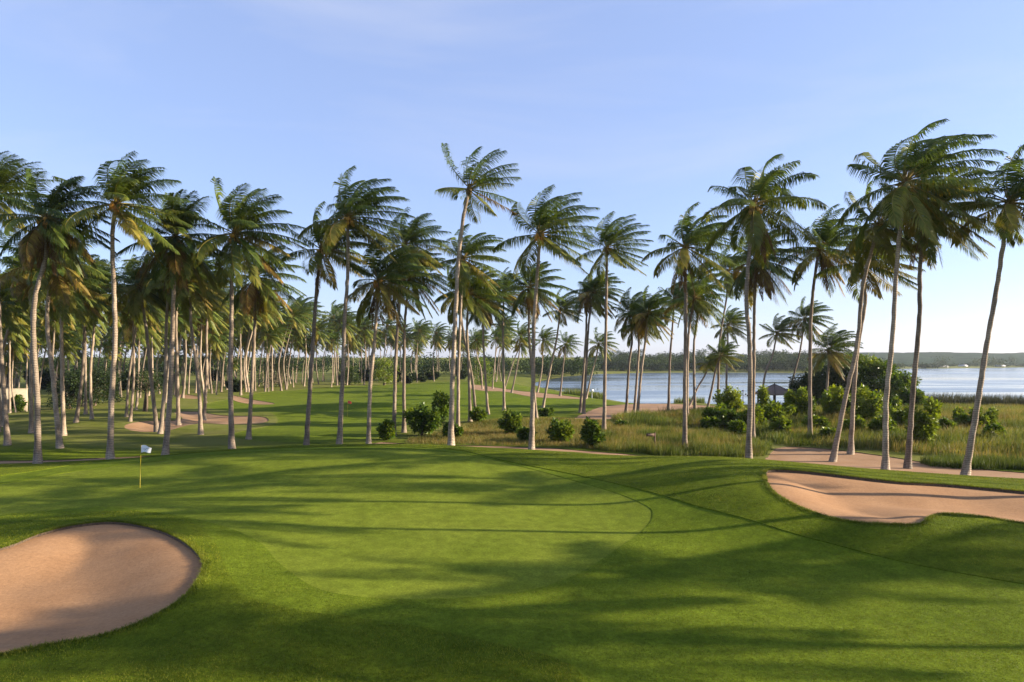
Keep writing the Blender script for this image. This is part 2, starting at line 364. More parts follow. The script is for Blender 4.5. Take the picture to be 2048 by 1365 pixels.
# grid (finer near the green), split along the outlines into separate sheets
def axis(lo, a, b, hi, s, g):
    m = list(np.arange(a, b + 1e-6, s)); x = b; st = s
    while x < hi: st = s + g * (x - b); x += st; m.append(x)
    x = a
    pre = []
    while x > lo: st = s + g * (a - x); x -= st; pre.append(x)
    return np.array(pre[::-1] + m)
gx = axis(-2300, -32, 42, 2300, .25, .03); gy = axis(-60, 12, 62, 2700, .25, .022)
GX, GY = np.meshgrid(gx, gy); V2 = np.c_[GX.ravel(), GY.ravel()]
Z0 = terrain(V2[:, 0], V2[:, 1])
dn = .035 * fbm(V2[:, 0] / .8, V2[:, 1] / .8, 2) * 2          # ragged turf edges
def lay(poly, jitter): return sdf(poly, V2[:, 0], V2[:, 1]) + dn * jitter
D = {'bl': lay(bunk_l, 1.6), 'br': lay(bunk_r, 1.6), 'green': lay(green_p, .3), 'apron': lay(apron_p, .8), 'fair': lay(fair_p, 3),
     'fb1': lay(fb1, 2), 'fb2': lay(fb2, 2), 'fb3': lay(fb3, 2), 'beach': lay(beach, 4), 'dirt': lay(dirt, 8),
     'path_l': lay(path_l, 4), 'path_m': lay(path_m, 4), 'plaza': lay(plaza, 4)}
nx, ny = len(gx), len(gy)
ii, jj = np.meshgrid(np.arange(ny - 1), np.arange(nx - 1), indexing='ij'); q0 = (ii * nx + jj).ravel()
TR = np.vstack([np.c_[q0, q0 + 1, q0 + nx + 1], np.c_[q0, q0 + nx + 1, q0 + nx]])
VA = np.c_[V2, Z0]; ATT = {k: v for k, v in D.items()}

def split(tr, key):
    """cut triangles along ATT[key] = 0 -> (inside, outside, contour segments)"""
    global VA
    d = ATT[key]; d[np.abs(d) < 1e-5] = 1e-5
    s = d[tr] < 0; c = s.sum(1)
    ins = [tr[c == 3]]; out = [tr[c == 0]]; cr = tr[(c == 1) | (c == 2)]
    if not len(cr): return ins[0], out[0], np.zeros((0, 2), int)
    sc_ = d[cr] < 0; one = sc_.sum(1) == 1
    k = np.where(one, np.argmax(sc_, 1), np.argmin(sc_, 1))      # the lone vertex
    r = np.arange(len(cr)); a = cr[r, k]; b = cr[r, (k + 1) % 3]; e = cr[r, (k + 2) % 3]
    E = np.sort(np.vstack([np.c_[a, b], np.c_[a, e]]), 1)
    U, inv = np.unique(E, axis=0, return_inverse=True); inv = inv.ravel()
    t = d[U[:, 0]] / (d[U[:, 0]] - d[U[:, 1]]); base = len(VA)
    VA = np.vstack([VA, VA[U[:, 0]] * (1 - t[:, None]) + VA[U[:, 1]] * t[:, None]])
    for kk in ATT: ATT[kk] = np.r_[ATT[kk], ATT[kk][U[:, 0]] * (1 - t) + ATT[kk][U[:, 1]] * t]
    ATT[key][base:] = 0
    p = base + inv[:len(cr)]; q = base + inv[len(cr):]
    lone = np.c_[a, p, q]; two = np.vstack([np.c_[p, b, e], np.c_[p, e, q]])
    o2 = np.r_[one, one]
    ins += [lone[one], two[~o2]]; out += [lone[~one], two[o2]]
    seg = np.where(one[:, None], np.c_[q, p], np.c_[p, q])
    return np.vstack(ins), np.vstack(out), seg

def build_sheet(name, tr, dz, mats, attrs=(), walls=None, **tag):
    """tr: triangles, dz: height offset per vertex (array or number); walls: [(segments, low offset array, high)]"""
    idx = np.unique(tr); rev = np.full(len(VA), -1); rev[idx] = np.arange(len(idx))
    v = VA[idx].copy(); v[:, 2] += dz[idx] if not np.isscalar(dz) else dz
    at_ = {'dry': DRY[idx]}; t2 = [rev[tr]]; mi = [np.zeros(len(tr), int)]
    base = len(v); vs = [v]; dr = [at_['dry']]
    for seg, lo, hi in walls or []:
        if not len(seg): continue
        A = VA[seg[:, 0]]; B = VA[seg[:, 1]]
        fl = lambda w, s_: (w[s_] if not np.isscalar(w) else np.full(len(s_), w))
        P = np.stack([A, B, B, A], 1)
        P[:, 0, 2] += fl(lo, seg[:, 0]); P[:, 1, 2] += fl(lo, seg[:, 1]); P[:, 2, 2] += fl(hi, seg[:, 1]); P[:, 3, 2] += fl(hi, seg[:, 0])
        vs.append(P.reshape(-1, 3)); k = base + np.arange(len(seg)) * 4
        t2 += [np.c_[k, k + 1, k + 2], np.c_[k, k + 2, k + 3]]; mi += [np.ones(2 * len(seg), int)]
        dr.append(np.zeros(4 * len(seg))); base += 4 * len(seg)
    me = mesh_np(name, np.vstack(vs), None, np.vstack(t2), {'dry': np.concatenate(dr)}, True, mats, np.concatenate(mi))
    return link(name, me, kind='structure', **tag)

rest = TR; pieces = {}; segs = {}
for key in ['bl', 'br', 'fb1', 'fb2', 'fb3', 'beach', 'dirt', 'path_l', 'path_m', 'plaza', 'green', 'apron', 'fair']:
    pieces[key], rest, segs[key] = split(rest, key)
DRY = np.zeros(len(VA))
X_, Y_ = VA[:, 0], VA[:, 1]
DRY = np.maximum(DRY, sstep(-18, -26, X_ + (Y_ - 60) * .05) * sstep(56, 62, Y_) * .8)            # worn turf under the left palms
DRY = np.maximum(DRY, sstep(120, 190, Y_) * .5)
DRY = np.maximum(DRY, np.exp(-((X_ - 0) / 13) ** 2 - ((Y_ - 74) / 11) ** 2) * 1.0 * (Y_ > 58))
DRY = np.maximum(DRY, sstep(8, 16, X_) * sstep(50, 55, Y_) * .9)
DRY = np.where(ATT['fair'] < 0, DRY * .15, DRY)
bowl = {}
for key, lip, dep, w in (('bl', .09, .50, 3.4), ('br', .12, .50, 3.4), ('fb1', .05, .25, 2), ('fb2', .05, .2, 2), ('fb3', .05, .2, 2)):
    bowl[key] = -lip - dep * sstep(0, w, -ATT[key])
OFF = {'beach': -.05, 'dirt': -.04, 'path_l': -.05, 'path_m': -.05, 'plaza': -.05, 'green': -.043, 'apron': -.028, 'fair': -.03}
build_sheet('ground', rest, 0.0, [M_rough, M_soil], walls=[(segs[k], bowl[k], 0.0) for k in bowl] , label='rough turf of the golf course and the land round the lake', cat='ground')
build_sheet('putting_green', pieces['green'], OFF['green'], [M_green], label='closely mown putting green with the white flag', cat='putting green')
build_sheet('fairway', pieces['apron'], OFF['apron'], [M_fair, M_rough], walls=[(segs['apron'], OFF['apron'], 0.0), (segs['green'], OFF['green'], OFF['apron'])], label='mown apron wrapping round the near putting green', cat='fairway')
build_sheet('fairway', pieces['fair'], OFF['fair'], [M_fair, M_rough], walls=[(segs['fair'], OFF['fair'], 0.0)], label='striped fairway running back between the palms to the red flag', cat='fairway')
build_sheet('sand_bunker', pieces['bl'], bowl['bl'], [M_sand], label='round sand bunker at the lower left below the white flag', cat='bunker')
build_sheet('sand_bunker', pieces['br'], bowl['br'], [M_sand], label='long sand bunker cut into the mound at the right', cat='bunker')
build_sheet('sand_bunker', pieces['fb1'], bowl['fb1'], [M_path], label='distant sand bunker winding between the left palm trunks', cat='bunker')
build_sheet('sand_bunker', pieces['fb2'], bowl['fb2'], [M_path], label='thin far sand bunker at the far end of the fairway', cat='bunker')
build_sheet('sand_bunker', pieces['fb3'], bowl['fb3'], [M_path], label='tiny far sand patch beside the umbrella shaped tree', cat='bunker')
for key, nm, lb, ct in (('beach', 'beach', 'sandy strip along the bay under leaning palms', 'beach'), ('dirt', 'dirt', 'bare reddish earth between tall grass and lake', 'dirt'),
                    ('path_l', 'path', 'narrow sandy path behind the left end of the green', 'path'), ('path_m', 'path', 'sandy path between the green and the dry bank', 'path'),
                    ('plaza', 'path', 'wide sandy clearing behind the right bunker', 'path')):
    build_sheet(nm, pieces[key], OFF[key], [M_path, M_soil], walls=[(segs[key], OFF[key], 0.0)], label=lb, cat=ct)

def rough_ok(x, y):
    d = np.full(len(x), 9.0)
    for p in (bunk_l, bunk_r, green_p, apron_p, path_l, path_m, plaza): d = np.minimum(d, sdf(p, x, y))
    return d

# water
def water():
    m, t, b, o = new_mat('lake_water')
    b.inputs['Base Color'].default_value = (.11, .14, .165, 1); b.inputs['Roughness'].default_value = .12; b.inputs['IOR'].default_value = 1.33
    n1 = noise(t, objco(t, (.35, 1.0, 1)), 1.1, 4, .6); n2 = noise(t, objco(t, (.02, .09, 1)), .6, 4, .6)
    r = ramp(t, n2.outputs[0], [(.38, (.04,) * 3), (.62, (.26,) * 3)]); t.links.new(r.outputs[0], b.inputs['Roughness'])
    s = ramp(t, n2.outputs[0], [(.35, (.04,) * 3), (.62, (.22,) * 3)])
    bp = N(t, 'ShaderNodeBump'); bp.inputs['Distance'].default_value = .12; t.links.new(s.outputs[0], bp.inputs['Strength'])
    t.links.new(n1.outputs[0], bp.inputs['Height']); t.links.new(bp.outputs[0], b.inputs['Normal'])
    return m
lx, ly = np.meshgrid(np.linspace(-30, 2300, 30), np.linspace(100, 1000, 30))
qi = np.array([[r * 30 + c, r * 30 + c + 1, (r + 1) * 30 + c + 1, (r + 1) * 30 + c] for r in range(29) for c in range(29)])
link('lake', mesh_np('lake', np.c_[lx.ravel(), ly.ravel(), np.full(900, LAKE_Z)], qi, None, None, True, [water()]), label='wide calm pale blue lake', cat='lake', kind='structure')

# ------------------------------------------------------------------ palms
def nrm(v): return v / (np.linalg.norm(v, axis=-1, keepdims=True) + 1e-9)
WIND = np.array([1.0, .12, 0])
def frond(mb, r, phi, el, L, g, w, tint, nl=72, lw=.072, ll=1.12, droop=.5, lwind=.6, ragged=0.0, root=.16, zc=0.0):
    n = 14; ds = L / (n - 1)
    d = np.array([math.cos(el) * math.cos(phi), math.cos(el) * math.sin(phi), math.sin(el)])
    p = np.array([math.cos(phi) * root, math.sin(phi) * root, zc]); P = [p]; T = [d]
    for k in range(n - 1):
        s = k / (n - 1)
        d = nrm(d + ds * (np.array([0, 0, -g]) * (.2 + 1.75 * s) + WIND * w * (.3 + 1.45 * s)))
        p = p + d * ds; P.append(p); T.append(d)
    P = np.array(P); T = np.array(T)
    a = np.full(n, min(1, tint + .28)); a[:3] = max(.78, tint)
    mb.tube(P, np.linspace(.05, .009, n), 4, a=a, cap=False)
    t = np.linspace(.14, 1.0, nl) + r.normal(0, .004, nl); t = np.clip(t, 0, 1)
    fi = t * (n - 1); i0 = np.minimum(fi.astype(int), n - 2); fr = (fi - i0)[:, None]
    Q = P[i0] * (1 - fr) + P[i0 + 1] * fr; TT = nrm(T[i0] * (1 - fr) + T[i0 + 1] * fr)
    up = np.array([0, 0, 1.0]); 
    S = np.cross(TT, up); sn = np.linalg.norm(S, axis=1, keepdims=True)
    S0 = np.array([-math.sin(phi), math.cos(phi), 0]) * -1
    S = nrm(np.where(sn > .25, S / (sn + 1e-9), S0)); U = np.cross(S, TT)
    ln = ll * np.interp(t, [0, .14, .4, .75, 1], [.4, .6, 1, .72, .35]) * r.uniform(.85, 1.12, nl)
    fw = np.interp(t, [0, .5, 1], [.15, .4, 1.1])
    for side in (-1, 1):
        keep = r.random(nl) > ragged
        D = nrm(side * S + TT * fw[:, None] + U * .25 + r.normal(0, .09, (nl, 3)))
        D1 = nrm(D + np.array([0, 0, -droop * .55]) + WIND * lwind * .4)
        D2 = nrm(D + np.array([0, 0, -droop * 1.9]) + WIND * lwind * 1.0)
        W = nrm(TT - D1 * (TT * D1).sum(1, keepdims=True) + U * .35 * side)
        A = Q; B = A + D1 * ln[:, None] * .5; C = B + D2 * ln[:, None] * .5
        h = lw * .5
        v = np.stack([A - W * h * .5, A + W * h * .5, B - W * h, B + W * h, C - W * h * .12, C + W * h * .12], 1)[keep]
        m = len(v); k = np.arange(m)[:, None] * 6
        q = np.vstack([k + np.array([0, 1, 3, 2]), k + np.array([2, 3, 5, 4])])
        tv = np.clip(tint + r.normal(0, .06, m)[:, None] + np.array([0, 0, .02, .02, .12, .12]), 0, 1)
        mb.add(v.reshape(-1, 3), q, a=tv.ravel())
def crown_mesh(seed, n=29, L=4.45, wind=.13, grav=.13, low=-48, yellow=.22, nl=74, lw=.068, lwind=.42, ragged=.03, conc=.58):
    r = np.random.default_rng(seed); mb = MB()
    for i in range(n):
        a = (i + .5) / n
        phi = i * 2.39996 + r.normal(0, .22); phi = phi - conc * math.sin(phi)
        el = R(84 - (84 - low) * a ** .95 + r.normal(0, 5))
        Lf = L * (.72 + .33 * math.sin(min(1, a * 1.5 + .25) * math.pi * .62)) * r.uniform(.9, 1.08)
        tint = np.clip(.15 + .32 * a ** 2 + r.normal(0, .07) + (yellow if (a > .55 and r.random() < .35) else 0), 0, .85)
        upwind = max(0, -math.cos(phi)) * math.cos(el)
        frond(mb, r, phi, el, Lf * (1 - .18 * upwind), 1.6 * grav * (.62 + .08 * a), 1.75 * wind * (1.4 - .95 * a), tint, nl, lw, 1.31, droop=.66 + .3 * a, lwind=lwind * (1.3 - .7 * a), ragged=ragged + (.15 if r.random() < .15 else 0), zc=.45 - .5 * a)
    # fibrous heart
    th = np.linspace(0, 1, 6)
    mb.tube(np.c_[th * 0, th * 0, -.7 + th * 1.3], np.array([.15, .22, .27, .24, .15, .04]), 8, a=.93)
    for k in range(7):
        ph = r.uniform(0, 6.28); e = R(r.uniform(5, 60)); ln = r.uniform(.5, 1.0)
        dd = np.array([math.cos(ph) * math.cos(e), math.sin(ph) * math.cos(e), math.sin(e)])
        pp = np.array([dd * s_ * ln + np.array([0, 0, -.25 * s_ * s_]) for s_ in np.linspace(0, 1, 4)])
        mb.tube(pp, np.array([.05, .045, .03, .02]), 5, a=.8)
    return mb.mesh('crown', [M_frond], False)
CROWNS = [crown_mesh(11), crown_mesh(12, 27, 4.6, .16, .12, -40), crown_mesh(13, 33, 4.5, .12, .15, -62, .5), crown_mesh(14, 26, 4.6, .17, .11, -45),
          crown_mesh(15, 32, 4.4, .14, .16, -58, .45), crown_mesh(16, 28, 4.6, .15, .13, -50), crown_mesh(17, 36, 4.5, .11, .17, -68, .5), crown_mesh(18, 24, 4.5, .16, .12, -35),
          crown_mesh(19, 31, 4.4, .15, .14, -55), crown_mesh(20, 33, 4.5, .13, .14, -60, .4)]
SPARSE = crown_mesh(31, 16, 4.0, .13, .07, -38, .6, 60, .06, .5, .08)
WIDE = crown_mesh(33, 35, 5.1, .19, .12, -55, .3)
FARC = [crown_mesh(50 + k, 25, 4.4, .13, .15, -58, .3, 34, .115) for k in range(5)]
def dead_mesh(seed, n=4, spread=6.28, ph0=0):
    r = np.random.default_rng(seed); mb = MB()
    for k in range(n):
        frond(mb, r, ph0 + r.uniform(-spread / 2, spread / 2), R(r.uniform(-82, -62)), r.uniform(2.6, 3.8), .12, .04, r.uniform(.88, .99), 40, .05, .7, 1.1, .3, .2, zc=-.35)
    return mb.mesh('dead_fronds', [M_frond], False)
DEAD = [dead_mesh(1, 3), dead_mesh(2, 5), dead_mesh(3, 2, 1.5, -1.0), dead_mesh(4, 7)]
def nuts_mesh(seed, n, tint):
    r = np.random.default_rng(seed); mb = MB()
    for k in range(n):
        ph = r.uniform(0, 6.28) if k % 3 else r.uniform(-2.6, -.5)
        rr = r.uniform(.26, .48); z = r.uniform(-.75, .1)
        mb.ball((rr * math.cos(ph), rr * math.sin(ph), z), (.125, .125, .16), 8, 6, a=np.clip(tint + r.normal(0, .15), 0, 1))
    for k in range(6):
        ph = k * 1.05; mb.tube([(0, 0, .1), (.25 * math.cos(ph), .25 * math.sin(ph), 0), (.4 * math.cos(ph), .4 * math.sin(ph), -.4)], [.03, .025, .015], 5, a=.7)
    return mb.mesh('coconuts', [M_nut])
NUTS = {'gold': nuts_mesh(1, 22, .75), 'green': nuts_mesh(2, 18, .15), 'few': nuts_mesh(3, 9, .55)}

def trunk_mesh(pts, r0=.185, r1=.115, seed=0, sides=10):
    C = catmull(pts, max(6, 44 // (len(pts) - 1))); m = len(C); s = np.linspace(0, 1, m)
    r = np.random.default_rng(seed)
    rad = r0 + (r1 - r0) * s ** .8 + .13 * np.exp(-s * 24) + .006 * np.sin(s * m * 1.7) + r.normal(0, .004, m)
    C = C + np.c_[r.normal(0, .012, m), r.normal(0, .012, m), np.zeros(m)]
    mb = MB(); mb.tube(C, rad, sides); return mb.mesh('trunk', [M_bark])

GREEN_PALMS = 'coconut palms standing round the golf green'
def palm(label, px, Y=None, crown=None, scale=1.0, nuts=None, dead=None, rot=0.0, group=GREEN_PALMS, tk=1.0, zest=-.4):
    """px: trunk polyline in photo pixels from base to crown"""
    k = palm.k; palm.k += 1; rr = np.random.default_rng(900 + k)
    if Y is None: Y = (CAM_H - zest) * F / (px[0][1] - HY)
    pts = np.array([atY(x, y, Y) for x, y in px]); zb = float(terrain(pts[0, 0], Y)[0])
    pts[0, 2] = zb - .12
    pts[1:, 1] += rr.normal(0, .25, len(pts) - 1) * np.linspace(.2, 1.5, len(pts) - 1)
    base = Vector((pts[0, 0], Y, zb)); loc = pts - np.array(base)
    e = link('coconut_palm', None, label=label, cat='palm tree', group=group, loc=base)
    link('trunk', trunk_mesh(loc, .20 * tk, .125 * tk, k), e)
    c = link('crown', crown if crown is not None else CROWNS[k % len(CROWNS)], e, loc=Vector(loc[-1]))
    d = loc[-1] - loc[-2]; d = d / np.linalg.norm(d)
    c.rotation_euler = (rr.normal(0, .05), float(d[0]) * .6 + rr.normal(0, .05), R(rot) + rr.normal(0, .42)); c.scale = (scale,) * 3
    if nuts: link('coconuts', NUTS[nuts], e, loc=Vector(loc[-1]) + Vector((0, 0, .05))).rotation_euler = (0, 0, rr.uniform(-.4, .4))
    if dead is not None:
        q = link('dead_fronds', DEAD[dead], e, loc=Vector(loc[-1])); q.rotation_euler = (0, 0, rr.uniform(-.5, .5)); q.scale = (scale,) * 3
    return e
palm.k = 0
C_ = CROWNS
palm('half cut off palm at the left edge of the photo', [(15,897),(6,760),(0,620),(-8,500),(-15,395)], None, C_[1], 1.05)
palm('front palm with yellow coconuts and dark frond skirt, left of the flag', [(76,930),(75,800),(69,670),(73,590),(84,510),(86,440)], 48, C_[6], .95, 'gold', 3)
palm('palm with brown dead skirt close behind the yellow coconut palm', [(120,900),(106,760),(95,660),(93,600),(104,530)], None, C_[4], .95, None, 1)
palm('thin upright palm behind the gap left of the yellow coconut palm', [(63,870),(62,750),(63,650),(60,540)], None, C_[9])
palm('straight palm just right of the brown skirted palm', [(128,878),(125,760),(123,660),(128,570)], None, C_[2])
palm('palm leaning slightly right in front of the dark trees', [(152,858),(163,770),(167,680),(165,585)], None, C_[0])
palm('tall bright trunked palm with orange coconuts and open crown', [(220,922),(222,800),(228,700),(225,600),(230,480),(234,412)], 49, C_[5], 1.0, 'gold')
palm('palm with heavy dark hanging skirt right of the flag', [(330,905),(341,780),(348,650),(350,560),(349,478)], 53, C_[6], 1.0, 'few', 3)
palm('palm leaning left whose trunk crosses the dark skirted palm', [(321,872),(330,760),(333,640),(338,545)], None, C_[2], .95, None, 0)
palm('palm leaning left from the winding sand bunker', [(314,868),(301,740),(290,650),(281,575)], None, C_[8], .95)
palm('thin upright palm standing in the winding sand bunker', [(357,855),(354,720),(355,640),(357,560)], None, C_[4], .95)
palm('palm at the near edge of the winding sand bunker', [(402,873),(396,760),(385,650),(380,570)], None, C_[0], .9)
palm('palm with wide drooping golden fronds right of the winding bunker', [(464,892),(460,760),(459,650),(462,560),(468,472)], 53, C_[2], 1.08, 'few')
palm('palm with brown tipped skirt beside the golden frond palm', [(497,880),(505,760),(510,650),(513,560)], None, C_[6], 1.0, None, 1)
palm('small yellow fronded palm behind the winding bunker', [(408,843),(413,740),(415,660),(413,590)], None, C_[8], .95)
palm('dark leaning palm with loose fronds left of the tallest middle palm', [(612,887),(620,780),(628,660),(634,570),(640,500)], 57, C_[7], 1.0, 'few', 2)
palm('pale trunked palm with plumed crown standing left of the red flag', [(678,886),(685,760),(690,640),(695,540),(697,440)], 55, C_[1], 1.0, 'few')
palm('palm with orange brown dead fronds right of the red flag', [(737,882),(740,780),(748,680),(757,565)], 58, C_[9], .95, 'gold', 1)
palm('palm with rusty hanging frond left of the big dark bush', [(788,870),(790,760),(795,660),(802,570),(808,495)], None, C_[0], 1.0, None, 2)
palm('palm rising directly behind the big dark bush', [(808,865),(808,740),(810,640),(820,555)], None, C_[4], 1.0)
palm('very tall palm with a sparse small crown high above all others', [(902,892),(905,760),(910,640),(915,540),(925,450),(938,380)], 55, SPARSE, 1.0, None, None, tk=1.05)
palm('bushy palm behind the lower trunk of the tallest palm', [(916,862),(917,740),(921,620),(925,520)], None, C_[5], 1.02, 'few')
palm('middle palm of the dense clump right of the tallest palm', [(940,850),(938,740),(934,660),(938,590)], None, C_[2], 1.0)
palm('palm bowed to the left behind the tallest palm', [(952,838),(945,760),(928,670),(915,585)], None, C_[8])
palm('palm with fronds hanging over the dry bank', [(976,826),(970,740),(966,670),(968,605)], None, C_[6], 1.0)
palm('thin palm on the far side of the dry bank', [(1008,820),(1007,720),(1006,650),(1008,590)], None, C_[9], .95)
palm('large front palm at the edge of the dry bank', [(1063,892),(1066,760),(1068,650),(1074,560),(1080,472)], 57, C_[3], 1.02, 'gold')
palm('shorter palm close behind the large front palm', [(1073,845),(1066,760),(1058,670),(1058,580)], None, C_[6], 1.0)
palm('small palm leaning right at the head of the bay', [(1085,818),(1100,740),(1113,680),(1120,622)], None, C_[7], .85)
palm('left trunk of the twin palms before the bay', [(1160,824),(1168,730),(1173,650),(1172,595)], None, C_[5], .95)
palm('right trunk of the twin palms before the bay', [(1167,826),(1173,720),(1178,640),(1188,585)], None, C_[4], .95)
palm('dark front palm behind the right bush of the bank', [(1208,866),(1210,740),(1212,620),(1213,500)], None, C_[3], .95)
palm('leftmost of the three palms between bay and tall grass', [(1252,825),(1258,730),(1264,680),(1260,628)], None, C_[9], .9)
palm('middle of the three palms between bay and tall grass', [(1268,826),(1275,740),(1278,690),(1272,650)], None, C_[8], .85)
palm('rightmost of the three palms between bay and tall grass', [(1274,832),(1283,740),(1291,680),(1296,628)], None, C_[4], .95)
palm('thin dark palm alone against the lake', [(1337,818),(1340,720),(1345,650),(1349,600)], None, C_[0], .9)
palm('front palm in the tall grass right of the brown signpost', [(1370,890),(1370,760),(1370,620),(1372,495)], 60, C_[1], .98, None, 3)
palm('palm half hidden by the tall grass palm', [(1374,846),(1375,740),(1380,660),(1386,600)], None, C_[2], .95)
palm('s curved palm with hanging crown near the lake', [(1390,828),(1388,740),(1389,680),(1397,620),(1392,570)], None, C_[6], .95, 'few', 0)
palm('palm with grey trunk left of the lamp post', [(1436,820),(1437,740),(1441,670),(1450,600),(1455,545)], None, C_[5], 1.0, None, 0)
palm('low palm leaning over the water left of the lamp post', [(1413,822),(1425,770),(1432,740),(1440,712)], None, C_[7], .72)
palm('lowest palm tilted steeply right on the lake shore', [(1378,810),(1396,775),(1410,752),(1420,728)], None, C_[1], .62)
palm('distant palm peeking out left of the plumed front palm', [(1452,812),(1453,740),(1455,690),(1456,652)], None, C_[0], .85)
palm('big wind plumed front palm at the end of the tall grass', [(1497,908),(1500,780),(1498,680),(1493,600),(1500,500),(1511,412)], 51, C_[3], 1.1, 'few', 2)
palm('palm with yellow skirt behind the big wind plumed palm', [(1505,878),(1507,760),(1506,640),(1510,525)], None, C_[6], 1.0, None, 0)
palm('palm with brown frond bases right of the gazebo', [(1620,882),(1620,760),(1622,640),(1626,560),(1634,502)], None, C_[9], .98, None, 2)
palm('palm behind the gazebo roof curving right', [(1522,812),(1530,750),(1545,710),(1553,668)], None, C_[7], .85)
palm('palm right of the gazebo leaning over its roof', [(1570,812),(1585,760),(1600,700),(1607,640)], None, C_[4], .95)
palm('palm leaning right from the sandy clearing, thin bright edge', [(1665,923),(1690,800),(1712,690),(1733,570),(1754,455)], 53, C_[8], .95)
palm('palm inside the sandy clearing with a low open crown', [(1701,915),(1708,790),(1715,690),(1726,600),(1735,525)], 57, C_[7], 1.05)
palm('biggest front palm with green coconuts above the right bunker', [(1771,942),(1772,800),(1780,670),(1790,540),(1799,375)], 47.5, WIDE, 1.08, 'green', None)
palm('palm with a rusty dead frond right of the biggest palm', [(1815,936),(1825,800),(1835,650),(1848,520),(1858,425)], 49.5, C_[5], .98, None, 3)
palm('rightmost front palm leaning right with fronds past the frame', [(1930,952),(1955,800),(1975,700),(2000,560),(2020,408)], 45.5, C_[1], 1.05)
palm('short stocky palm above the dark thicket by the lake', [(1652,800),(1655,760),(1658,730),(1660,702)], 95, C_[9], .9)
BAY = 'small palms along the bay'
for lb, pts, s in [('small palm leaning right at the bay, nearest the water', [(1120,792),(1125,745),(1128,715),(1132,690)], .8),
               ('small palm tilted over the bay reeds', [(1172,797),(1183,750),(1192,715),(1197,690)], .85),
               ('small bay palm on the sandy strip, rightmost before the reeds', [(1075,785),(1083,745),(1085,715),(1086,682)], .95),
               ('small bay palm with leaning trunk on the sandy strip', [(1023,788),(1032,745),(1038,710),(1041,675)], .95),
               ('far palm at the left start of the sandy strip', [(985,775),(988,740),(991,710),(992,678)], .95),
               ('far slim palm left of the sandy strip', [(965,776),(962,740),(955,715),(951,682)], .9),
               ('far palm leaning right behind the sandy strip', [(1008,778),(1020,745),(1030,715),(1043,690)], .8)]:
    palm(lb, pts, None, FARC[palm.k % 5], s, group=BAY)

# background grove: copies of a few palms
TRUNKS = []
for k in range(6):
    r = np.random.default_rng(70 + k); h = 14.5; lx_ = r.uniform(-1.2, 2.2); bow = r.uniform(-.9, .9)
    TRUNKS.append((trunk_mesh(np.array([(0, 0, -.3), (lx_ * .2 + bow, 0, h * .35), (lx_ * .6 + bow * .6, .2, h * .7), (lx_, .3, h)]), .17, .105, k, 7), Vector((lx_, .3, h))))
protos = []
for k in range(12):
    e = link('coconut_palm', None, cat='palm tree'); tm, top = TRUNKS[k % 6]
    link('trunk', tm, e); c = link('crown', FARC[k % 5] if k < 10 else SPARSE, e, loc=top); c.rotation_euler = (0, random.uniform(-.05, .15), random.uniform(-.4, .4))
    if k % 5 == 0: link('dead_fronds', DEAD[k % 4], e, loc=top)
    protos.append(e)
used = [False] * 12
def bg_palm(x, y, s, rz, label, group, k):
    src = protos[k]
    if not used[k]: e = src; used[k] = True
    else:
        e = src.copy(); col.objects.link(e)
        for ch in src.children:
            c = ch.copy(); col.objects.link(c); c.parent = e
    e.location = (x, y, float(terrain(x, y)[0])); e.scale = (s,) * 3; e.rotation_euler = (0, 0, rz)
    e['label'] = label; e['group'] = group
taken = []
def scatter(n, fx, label, group, smin, smax, mind, seed):
    r = np.random.default_rng(seed); c = 0; tries = 0
    while c < n and tries < 6000:
        tries += 1; px, Y = fx(r); x = (px - HX) * Y / F
        if any((x - a) ** 2 + (Y - b) ** 2 < mind ** 2 for a, b in taken): continue
        if sdf(fb1, [x], [Y])[0] < .5 or sdf(lake_xy, [x], [Y], 20)[0] < 4 or sdf(fair_p, [x], [Y])[0] < 0: continue
        taken.append((x, Y)); bg_palm(x, Y, r.uniform(smin, smax), r.normal(0, .3), label, group, int(r.integers(10))); c += 1
scatter(22, lambda r: (r.uniform(-120, 340), r.uniform(68, 125)), 'slender palm crowded in the shady left grove behind the front row', 'palms of the shady left grove', .85, 1.15, 4.0, 1)
scatter(52, lambda r: (r.uniform(-60, 430), r.uniform(125, 240)), 'far palm deep in the left grove beyond the dark trees', 'palms deep in the left grove', .85, 1.3, 4.5, 2)
scatter(84, lambda r: (r.uniform(330, 745), 135 + 130 * r.random() ** 1.3), 'thin far palm in the row of pale trunks behind the fairway', 'palms behind the fairway', .85, 1.6, 4.0, 3)
scatter(34, lambda r: (r.uniform(720, 1010), r.uniform(215, 330)), 'far palm before the dark wood behind the middle of the fairway', 'palms before the far wood', .85, 1.4, 5.0, 4)
scatter(28, lambda r: (r.uniform(-100, 460), r.uniform(95, 230)), 'young short palm under the taller palms of the left grove', 'young palms of the left grove', .42, .72, 3.0, 5)
# palms beside the green whose long shadows cross it
for k, (x, y, s) in enumerate([(42,17.8,1.05),(31,32,1.1),(56,24,1.0),(50,23.2,1.0),(76,27,1.0),(50,35.5,1.1),(29,27.2,1.05),(33.5,37,1.1),(38,42.5,1.05)]):
    bg_palm(x, y, s, 0.2, 'tall palm standing beyond the right end of the long bunker', 'palms right of the bunker', (10 + k % 2) if k else 0)
for k in range(12):
    if not used[k]:
        for ch in list(protos[k].children): bpy.data.objects.remove(ch)
        bpy.data.objects.remove(protos[k])

